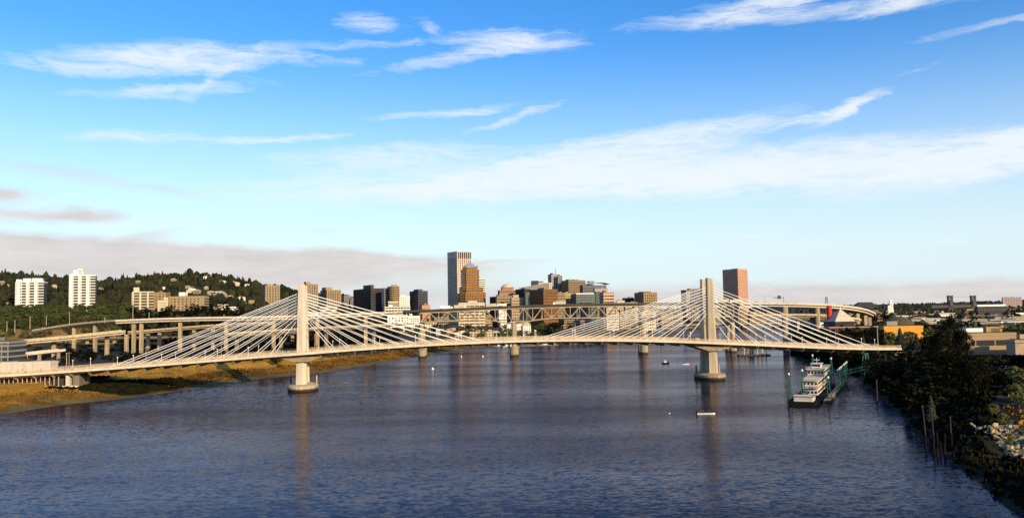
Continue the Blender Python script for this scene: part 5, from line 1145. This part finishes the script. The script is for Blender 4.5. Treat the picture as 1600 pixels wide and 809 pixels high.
for w_, z0, z1, y0, y1 in decks:
    dh = bow(w_, z0, z1, y0, y1, ship_w).obj('deckhouse', ship)
    dr = bow(w_+.55, z1+.01, z1+.35, y0-1.4, y1+1.0, wall_cream).obj('deck_roof', ship)
    wb = bake('window', MB().box(-.42,.42,-.09,-.003,0,1.0,glass_d)); nwin = int(w_*2/1.25)
    for i in range(nwin): inst(wb, 'window', dh, (-w_+(i+.5)*w_*2/nwin, y0, z0+.7))
    MB().box(w_+.003,w_+.06,y0+1,y1-1,z0+.75,z0+1.6,glass_d).obj('side_window_band', dh); MB().box(-w_-.06,-w_-.003,y0+1,y1-1,z0+.75,z0+1.6,glass_d).obj('side_window_band', dh)
    mb = MB()
    for x in np.arange(-w_-.4, w_+.5, 1.2): mb.box(x-.04,x+.04,y0-1.3,y0-1.22,z1+.35,z1+1.2,white_steel)
    mb.box(-w_-.5,w_+.5,y0-1.32,y0-1.2,z1+1.2,z1+1.3,white_steel); mb.obj('railing', dr)
whs = bow(1.9, 10.8, 12.6, 56, 62).obj('wheelhouse', ship); bow(2.4, 12.61, 12.85, 55.4, 62.6).obj('wheelhouse_roof', ship); MB().box(-1.7,1.7,55.9,55.997,11.5,12.3,glass_d).obj('wheelhouse_window', whs)
MB().tube([(0,59,12.8),(0,59,15.2)], .1, white_steel, 6).obj('mast', ship); MB().box(-1.3,1.3,58.8,59.1,14.2,14.4,white_steel).obj('radar_arm', ship)
# floating dock along the ship's right side with lamps
rm = Matrix.Rotation(ang - math.pi/2, 4, 'Z')
def sw(x, y, z=0): return Vector(ship.location) + rm @ Vector((x, y, z))
dk = thing('floating_dock', 'long low timber dock lying along the right side of the moored ship', 'dock', tuple(ship.location), ang - math.pi/2)
MB().box(6.3,9.3,14,108,-.4,1.0,wood_d).obj('pontoon', dk); MB().box(6.5,9.1,14.2,107.8,1.01,1.15,mat('tan_planking', (.32,.24,.14), .9)).obj('planking', dk)
rl = MB()
for y in np.arange(15, 108, 3): rl.box(8.9,9.0,y,y+.1,1.15,2.2,steel_tan)
rl.box(8.9,9.0,15,107,2.15,2.25,steel_tan).obj('railing', dk)
def mooring(x, y, h, label, spread=.95):
    q = sw(x, y); t = thing('mooring_frame', label, 'mooring frame', (q.x, q.y, 0)); mb = MB()
    mb = None
    legs = [(-spread,-spread*.5),(spread,-spread*.5),(0,spread)]
    for a, b_ in legs: MB().tube([(a*1.3,b_*1.3,-3),(a*.15,b_*.15,h)], [.2,.15], green_p, 8).obj('leg', t)
    for f_ in (.3,.55,.8):
        pts = [Vector((a*(1.3-1.15*f_), b_*(1.3-1.15*f_), h*f_)) for a, b_ in legs]
        for i in range(3): MB().bar(pts[i], pts[(i+1)%3], .16, .16, green_p).obj('brace', t)
    MB().tube([(0,0,h),(0,0,h+.75)], [.42,.38], boat_w, 10).obj('cap', t)
mooring(-5.5, 6, 11.5, 'green braced mooring tripod with white cap, leftmost at the ship bow'); mooring(-1.2, 13, 12.5, 'green braced mooring tripod with white cap just behind the leftmost one', 1.0)
mooring(7.6, 24, 9.0, 'green mooring tripod on the right side of the ship bow'); mooring(-3.5, 76, 15, 'green mooring tripod behind the ship wheelhouse, left one'); mooring(4.5, 78, 13.5, 'green mooring tripod behind the ship wheelhouse, right one')
for i in range(7):
    q = sw(9.8, 46 + i*9); t = thing('dock_pile', 'green dock pile with a white cap in the row beside the ship', 'pile', (q.x, q.y, 0), 0, 'white-capped green piles beside the ship')
    MB().tube([(0,0,-3),(0,0,10.5)], .2, green_p, 8).obj('shaft', t); MB().tube([(0,0,10.5),(0,0,11.3)], [.42,.2], boat_w, 8).obj('cap', t)
# gangway with a green A-frame
ga, gb_ = P(1300,590,430), P(1400,566,430); ga.z = 2.0; gb_.z = 9.0
gw_ = thing('gangway', 'long thin green gangway climbing from the dock to the right bank', 'gangway', (ga.x, 430, 0))
o_ = gw_.location; d_ = gb_ - ga
for yo in (-1.1, 1.1):
    for h_ in (0, 1.7): MB().bar(ga - o_ + Vector((0,yo,h_)), gb_ - o_ + Vector((0,yo,h_)), .2, .2, green_p).obj('chord', gw_)
    for i in range(16):
        a = ga.lerp(gb_, i/16) - o_ + Vector((0,yo,.1)); b_ = ga.lerp(gb_, (i+1)/16) - o_ + Vector((0,yo,1.6)); MB().bar(a, b_, .11, .11, green_p).obj('brace', gw_)
MB().bar(ga - o_ + Vector((0,0,-.1)), gb_ - o_ + Vector((0,0,-.1)), 1.9, .12, steel_tan).obj('walkway', gw_)
xt = P(1353,570,430).x; t = thing('lattice_mast', 'green A-shaped lattice mast holding up the gangway', 'mast', (xt, 430, 0)); zt = P(1353,553,430).z
for a in (-1,1):
    for c_ in (-1.4,1.4): MB().bar((a*2.6,c_*1.4,-3),(a*.5,c_*1.15,zt),.35,.35,green_p).obj('leg', t)
for k_ in range(5):
    z0, z1 = zt*k_/5, zt*(k_+1)/5; f0, f1 = 2.6-2.1*k_/5, 2.6-2.1*(k_+1)/5
    for c_ in (-1.5,1.5): MB().bar((-f0,c_,z0),(f1,c_,z1),.2,.2,green_p).obj('brace', t)
MB().box(-.9,.9,-1.7,1.7,zt,zt+.5,green_p).obj('cap', t)

# ------------------------------------------------------------------ small craft
def small_boat(label, X, Y, L_, rz, group=None, name='motorboat', cabin=True, mast=0, hull=boat_w):
    t = thing(name, label, 'boat', (X, Y, 0), rz, group); b_ = L_*.16
    def s_(x, w_, z0, z1): return [(x,-w_*.7,z0),(x,w_*.7,z0),(x,w_,z1),(x,-w_,z1)]
    MB().loft([s_(-L_/2,b_*.85,-.3,.9), s_(0,b_,-.35,.95), s_(L_*.3,b_*.75,-.3,1.1), s_(L_/2,b_*.08,.1,1.35)], hull).obj('hull', t)
    if cabin:
        MB().prism([(-L_*.25,-b_*.7),(L_*.18,-b_*.6),(L_*.18,b_*.6),(-L_*.25,b_*.7)], .95, 2.3, boat_w, [(-L_*.22,-b_*.6),(L_*.10,-b_*.5),(L_*.10,b_*.5),(-L_*.22,b_*.6)]).obj('cabin', t)
        MB().prism([(-L_*.24,-b_*.71),(L_*.165,-b_*.61),(L_*.165,b_*.61),(-L_*.24,b_*.71)], 1.5, 1.95, glass_d, [(-L_*.225,-b_*.66),(L_*.14,-b_*.57),(L_*.14,b_*.57),(-L_*.225,b_*.66)]).obj('window_band', t)
    if mast: MB().tube([(L_*.05,0,1),(L_*.05,0,mast)], .1, white_steel, 6).obj('mast', t); MB().bar((L_*.05,0,2.4),(-L_*.35,0,2.3),.14,.2,boat_w).obj('boom', t)
    return t
# rowing shell with its crew in front of the right tower
g_ = G(1103,647,0); sh = thing('rowing_launch', 'small white open launch with two people in front of the right bridge tower', 'boat', (g_.x, g_.y, 0), R(180))
MB().loft([[(x,-w_*.6,-.15),(x,w_*.6,-.15),(x,w_,.5),(x,-w_,.5)] for x, w_ in ((-3.4,.1),(-2.2,.65),(0,.85),(2.4,.8),(3.2,.7))], boat_w).obj('hull', sh)
MB().box(-1.4,-1.1,-.7,.7,.5,.6,wood_d).obj('thwart', sh); MB().box(.9,1.2,-.75,.75,.5,.6,wood_d).obj('thwart', sh); MB().prism([(3.2,-.2),(3.6,-.2),(3.6,.2),(3.2,.2)], .1, 1.3, hull_d).obj('outboard', sh)
def sitter(label, loc, rz, shirt):
    mb = MB(); pn = MATS['trousers_dark']
    for s in (-1,1): mb.tube([(s*.1,.45,-.35),(s*.1,.42,.08),(s*.09,0,.12),(0,-.05,.15)], [.05,.065,.1,.13], pn, 6); mb.tube([(s*.19,-.03,.62),(s*.26,.12,.38),(s*.16,.36,.3)], [.055,.045,.035], shirt, 5)
    mb.tube([(0,-.05,.1),(0,-.05,.35),(0,-.03,.62),(0,-.02,.7)], [.16,.15,.2,.07], shirt, 8); mb.tube([(0,-.02,.68),(0,0,.79),(0,.01,.88),(0,0,.98)], [.055,.085,.1,.04], skin_m, 7)
    o = mb.obj('person', None); o.location = loc; o.rotation_euler = (0,0,rz); return tag(o, label, 'person')
sitter('person in dark clothes sitting in the middle of the white launch', (g_.x+1.1, g_.y, .55), R(-90), MATS['shirt_black']); sitter('person in blue sitting toward the stern of the white launch', (g_.x-1.0, g_.y, .55), R(-90), MATS['shirt_blue'])
o = MB().tube([(0,0,0),(0,0,2.9)], .16, wood_d, 8).obj('marker_post', None); o.location = (G(1091,646,0).x, G(1091,646,0).y+1, -.3); tag(o, 'short dark post standing in the water at the left end of the white launch', 'post')
g_ = G(1046,646,0); o = MB().tube([(0,0,-.2),(0,0,.1),(0,0,.35)], [.25,.32,.18], boat_w, 10).obj('buoy', None, True); o.location = (g_.x, g_.y, 0); tag(o, 'tiny white float left of the white launch', 'buoy')
def kayak(label, px_, py, c_, rz):
    g_ = G(px_, py, 0); t = thing('kayak', label, 'kayak', (g_.x, g_.y, 0), rz); MB().loft([[(x,-w_,.0),(x,w_,0),(x,w_*.7,.3),(x,-w_*.7,.3)] for x, w_ in ((-2.3,.04),(-1.2,.32),(0,.4),(1.2,.32),(2.3,.04))], c_).obj('hull', t); MB().tube([(0,-1.0,.9),(0,1.0,1.1)], .04, white_steel, 5).obj('paddle', t)
    sitter('person paddling the ' + label, (g_.x, g_.y, .25), rz - math.pi/2, MATS['shirt_red'])
kayak('red kayak between the centre and the right bridge tower', 1075, 567, MATS['paint_red'], R(20)); kayak('pale kayak just behind the red kayak', 1072, 569, MATS['boat_white'], R(10))
g_ = G(1040,568,0); small_boat('small black motorboat left of the red kayak', g_.x, g_.y, 5, R(0), None, 'motorboat', True, 0, hull_d)
for i, (a, b2) in enumerate(((676,577),(754.5,557.5),(721,558))):
    g_ = G(a, b2, 0); t = thing('buoy', ['white river buoy nearest to the left bridge tower','white river buoy near the middle of the channel','small white river buoy by the left shore'][i], 'buoy', (g_.x, g_.y, 0)); k_ = (1,.8,.5)[i]
    MB().tube([(0,0,-.3),(0,0,.3),(0,0,.8),(0,0,1.3)], [.8*k_,.95*k_,.7*k_,.25*k_], boat_w, 12).obj('float', t, True); MB().tube([(0,0,1.2),(0,0,1.9)], .12, boat_w, 6).obj('staff', t)
# faint wakes: thin sheets of foam just above the river
foam = mat('wake_foam', (.16,.17,.22), .6, .3, .4)
def wake(a, b_, w):
    p, q = G(*a), G(*b_); d = (q-p); n2 = 24; side = Vector((-d.y, d.x, 0)).normalized(); rg = random.Random(int(a[0])); V = []
    for i in range(n2+1):
        c_ = p.lerp(q, i/n2) + side*rg.uniform(-.3,.3)*w; hw2 = w*math.sin(math.pi*(.04+.92*i/n2))*rg.uniform(.3,1); V += [tuple(c_+side*hw2+Vector((0,0,.006))), tuple(c_-side*hw2+Vector((0,0,.006)))]
    o = MB().add(V, [(2*i,2*i+1,2*i+3,2*i+2) for i in range(n2)], foam).obj('wake', None); o['kind'] = 'stuff'
wake((745,571),(845,558.5),1.2); wake((1044,646.5),(1089,646.8),.12); wake((1006,572),(1036,569),.5); wake((600,600),(690,592),.8)
# marina
mr_ = random.Random(21)
for i in range(34):
    a = 764 + i*3.15 + mr_.uniform(-1,1); b2 = 539.5 - max(0,(a-800))*.035 + mr_.uniform(-2.2,1.6); g_ = G(a, b2, 0)
    small_boat('white boat moored tight in the marina beyond the truss bridge pier', g_.x, g_.y, mr_.uniform(8,13), R(mr_.uniform(50,130)), 'white boats in the marina', 'moored_boat', True, mr_.uniform(9,13) if mr_.random() < .3 else 0)
for i in range(4):
    a = 890 + i*9; g_ = G(a, 533.5-i*.5, 0); small_boat('white boat moored in the short row right of the marina', g_.x, g_.y, 9, R(20+i*30), 'white boats right of the marina', 'moored_boat')
# floating walkway of the marina and the pile dock beyond the bridge on the right
q0, q1 = G(764,541.5,0), G(872,539,0); t = thing('marina_dock', 'long low floating dock in front of the marina boats', 'dock', tuple(q0)); MB().bar((0,0,.3), tuple(q1-q0+Vector((0,0,.3))), 2.5, .6, wall_grey).obj('pontoon', t)
q = G(1160,556,0); pd = thing('pile_dock', 'floating dock with a group of tall green and white piles beyond the right tower', 'dock', (q.x, q.y, 0)); kx = q.y/F
MB().box(-5*kx,44*kx,0,7,-.3,.9,wood_d).obj('pontoon', pd)
for i in range(11):
    x = (4+i*3.4)*kx; y_ = 1.5 if i % 2 == 0 else 5.5; MB().tube([(x,y_,-2),(x,y_,9.2)], .42, wall_cream if i % 3 == 0 else (green_p if i % 3 == 1 else pier_c), 8).obj('pile', pd)
MB().box(14*kx,20*kx,2,5.5,.91,6.5,steel_dk).obj('pump_house', pd)

# ------------------------------------------------------------------ masts and poles
def pole(label, a, yt, yb, Y, r=.28, m=steel_tan, arm=0, group=None, name='light_pole'):
    X = P(a,500,Y).x; zb = P(a,yb,Y).z; zt = P(a,yt,Y).z; t = thing(name, label, 'pole', (X, Y, zb), 0, group)
    MB().tube([(0,0,-.5),(0,0,zt-zb)], [r,r*.7], m, 7).obj('shaft', t)
    if arm: MB().box(-arm,arm,-.3,.3,zt-zb,zt-zb+.5,m).obj('lamp_bar', t)
    else: MB().box(-.5,.5,-.3,.3,zt-zb,zt-zb+.35,m).obj('lamp', t)
for i, (a, yt, yb) in enumerate(((11,503,517),(23.5,501,518),(47,495,513),(72.5,495,507),(108.5,488,506),(163.5,497,503),(207.5,470,501),(350,492,497),(233,489,500))):
    pole(['short pale light pole at the far left edge','white light pole left of the shorter apartment tower base','tan light pole in front of the green slope','short yellowish pole between the white towers','tall grey mast below the tallest white tower','thin pole left of the highest ramp columns','very tall grey mast rising from the upper ramp','small pole on the upper approach deck','thin pole right of the very tall mast'][i], a, yt, yb, 745, m=concrete)
for i, (a, yt, yb, Y) in enumerate(((60,562,590,620),(105,552,573,560),(44,553,565,560),(1400,515,545,560),(1473,520,555,380),(1370,510,540,520))):
    pole(['pale pole at the left end above the concrete block','white light pole behind the left end of the bridge','short white pole beside the white ramp','pale pole in front of the orange warehouse','pale utility pole in front of the cottonwoods','thin pole before the red-brown hall'][i], a, yt, yb, Y, m=concrete, arm=1.2 if i == 4 else 0)
# sign gantry and curved light arms over the truss bridge, far pylon
t = thing('sign_gantry', 'overhead sign gantry with a dark sign box on the truss bridge above the right pier', 'gantry', (P(1226,474,MY).x, MY+2, P(1226,474,MY).z)); w_ = 9
MB().tube([(0,0,-.3),(0,0,5.6)], .2, steel_dk, 6).obj('post', t); MB().bar((0,0,5.2),(-w_,0,5.0),.25,.4,steel_dk).obj('beam', t); MB().box(-5.5,-2.6,-.5,-.2,4.2,6.9,steel_dk).obj('sign_box', t)
t = thing('lamp_arm', 'long thin curved double light arm on the truss bridge right of the pink tower', 'street lamp', (P(1196,474,MY).x, MY+2, P(1196,474,MY).z))
MB().tube([(0,0,-.3),(0,0,6.0)], .14, steel_tan, 6).obj('post', t)
for s in (-1,1): MB().tube([(0,0,6.0),(s*4,0,6.3),(s*9,0,5.6),(s*13,0,3.6)], .11, steel_tan, 6).obj('arm', t)
t = thing('lattice_pylon', 'small distant lattice pylon above the curved ramp', 'pylon', (P(1291.5,476,1500).x, 1500, 12)); zt = P(1291.5,463.5,1500).z-12
for a in (-1,1):
    for c_ in (-1,1): MB().bar((a*3.5,c_*3.5,0),(a*.9,c_*.9,zt),.5,.5,steel_dk).obj('leg', t)
for k_ in (.5,.65,.8,.92): MB().bar((-4.2*(1.3-k_)-1,0,zt*k_),(4.2*(1.3-k_)+1,0,zt*k_),.5,.5,steel_dk).obj('crossarm', t)
# dark hump on the eastern skyline
bq = P(1352,478,4200); a, b2 = P(1335,478,4200).x, P(1369,478,4200).x; zt = P(1350,472,4200).z; mb = MB()
mb.loft([[(a+(b2-a)*u, 4200+v, 10+(zt-10)*f) for u, v in ((.0+k_,-20*(1-f*.5)),(1.0-k_,-20*(1-f*.5)),(1.0-k_,20),(0+k_,20))] for f, k_ in ((0,.0),(.55,.0),(1.0,.24))], mat('butte_scrub', (.03,.03,.04)))
hb = mb.obj('hill', None); hb['kind'] = 'structure'
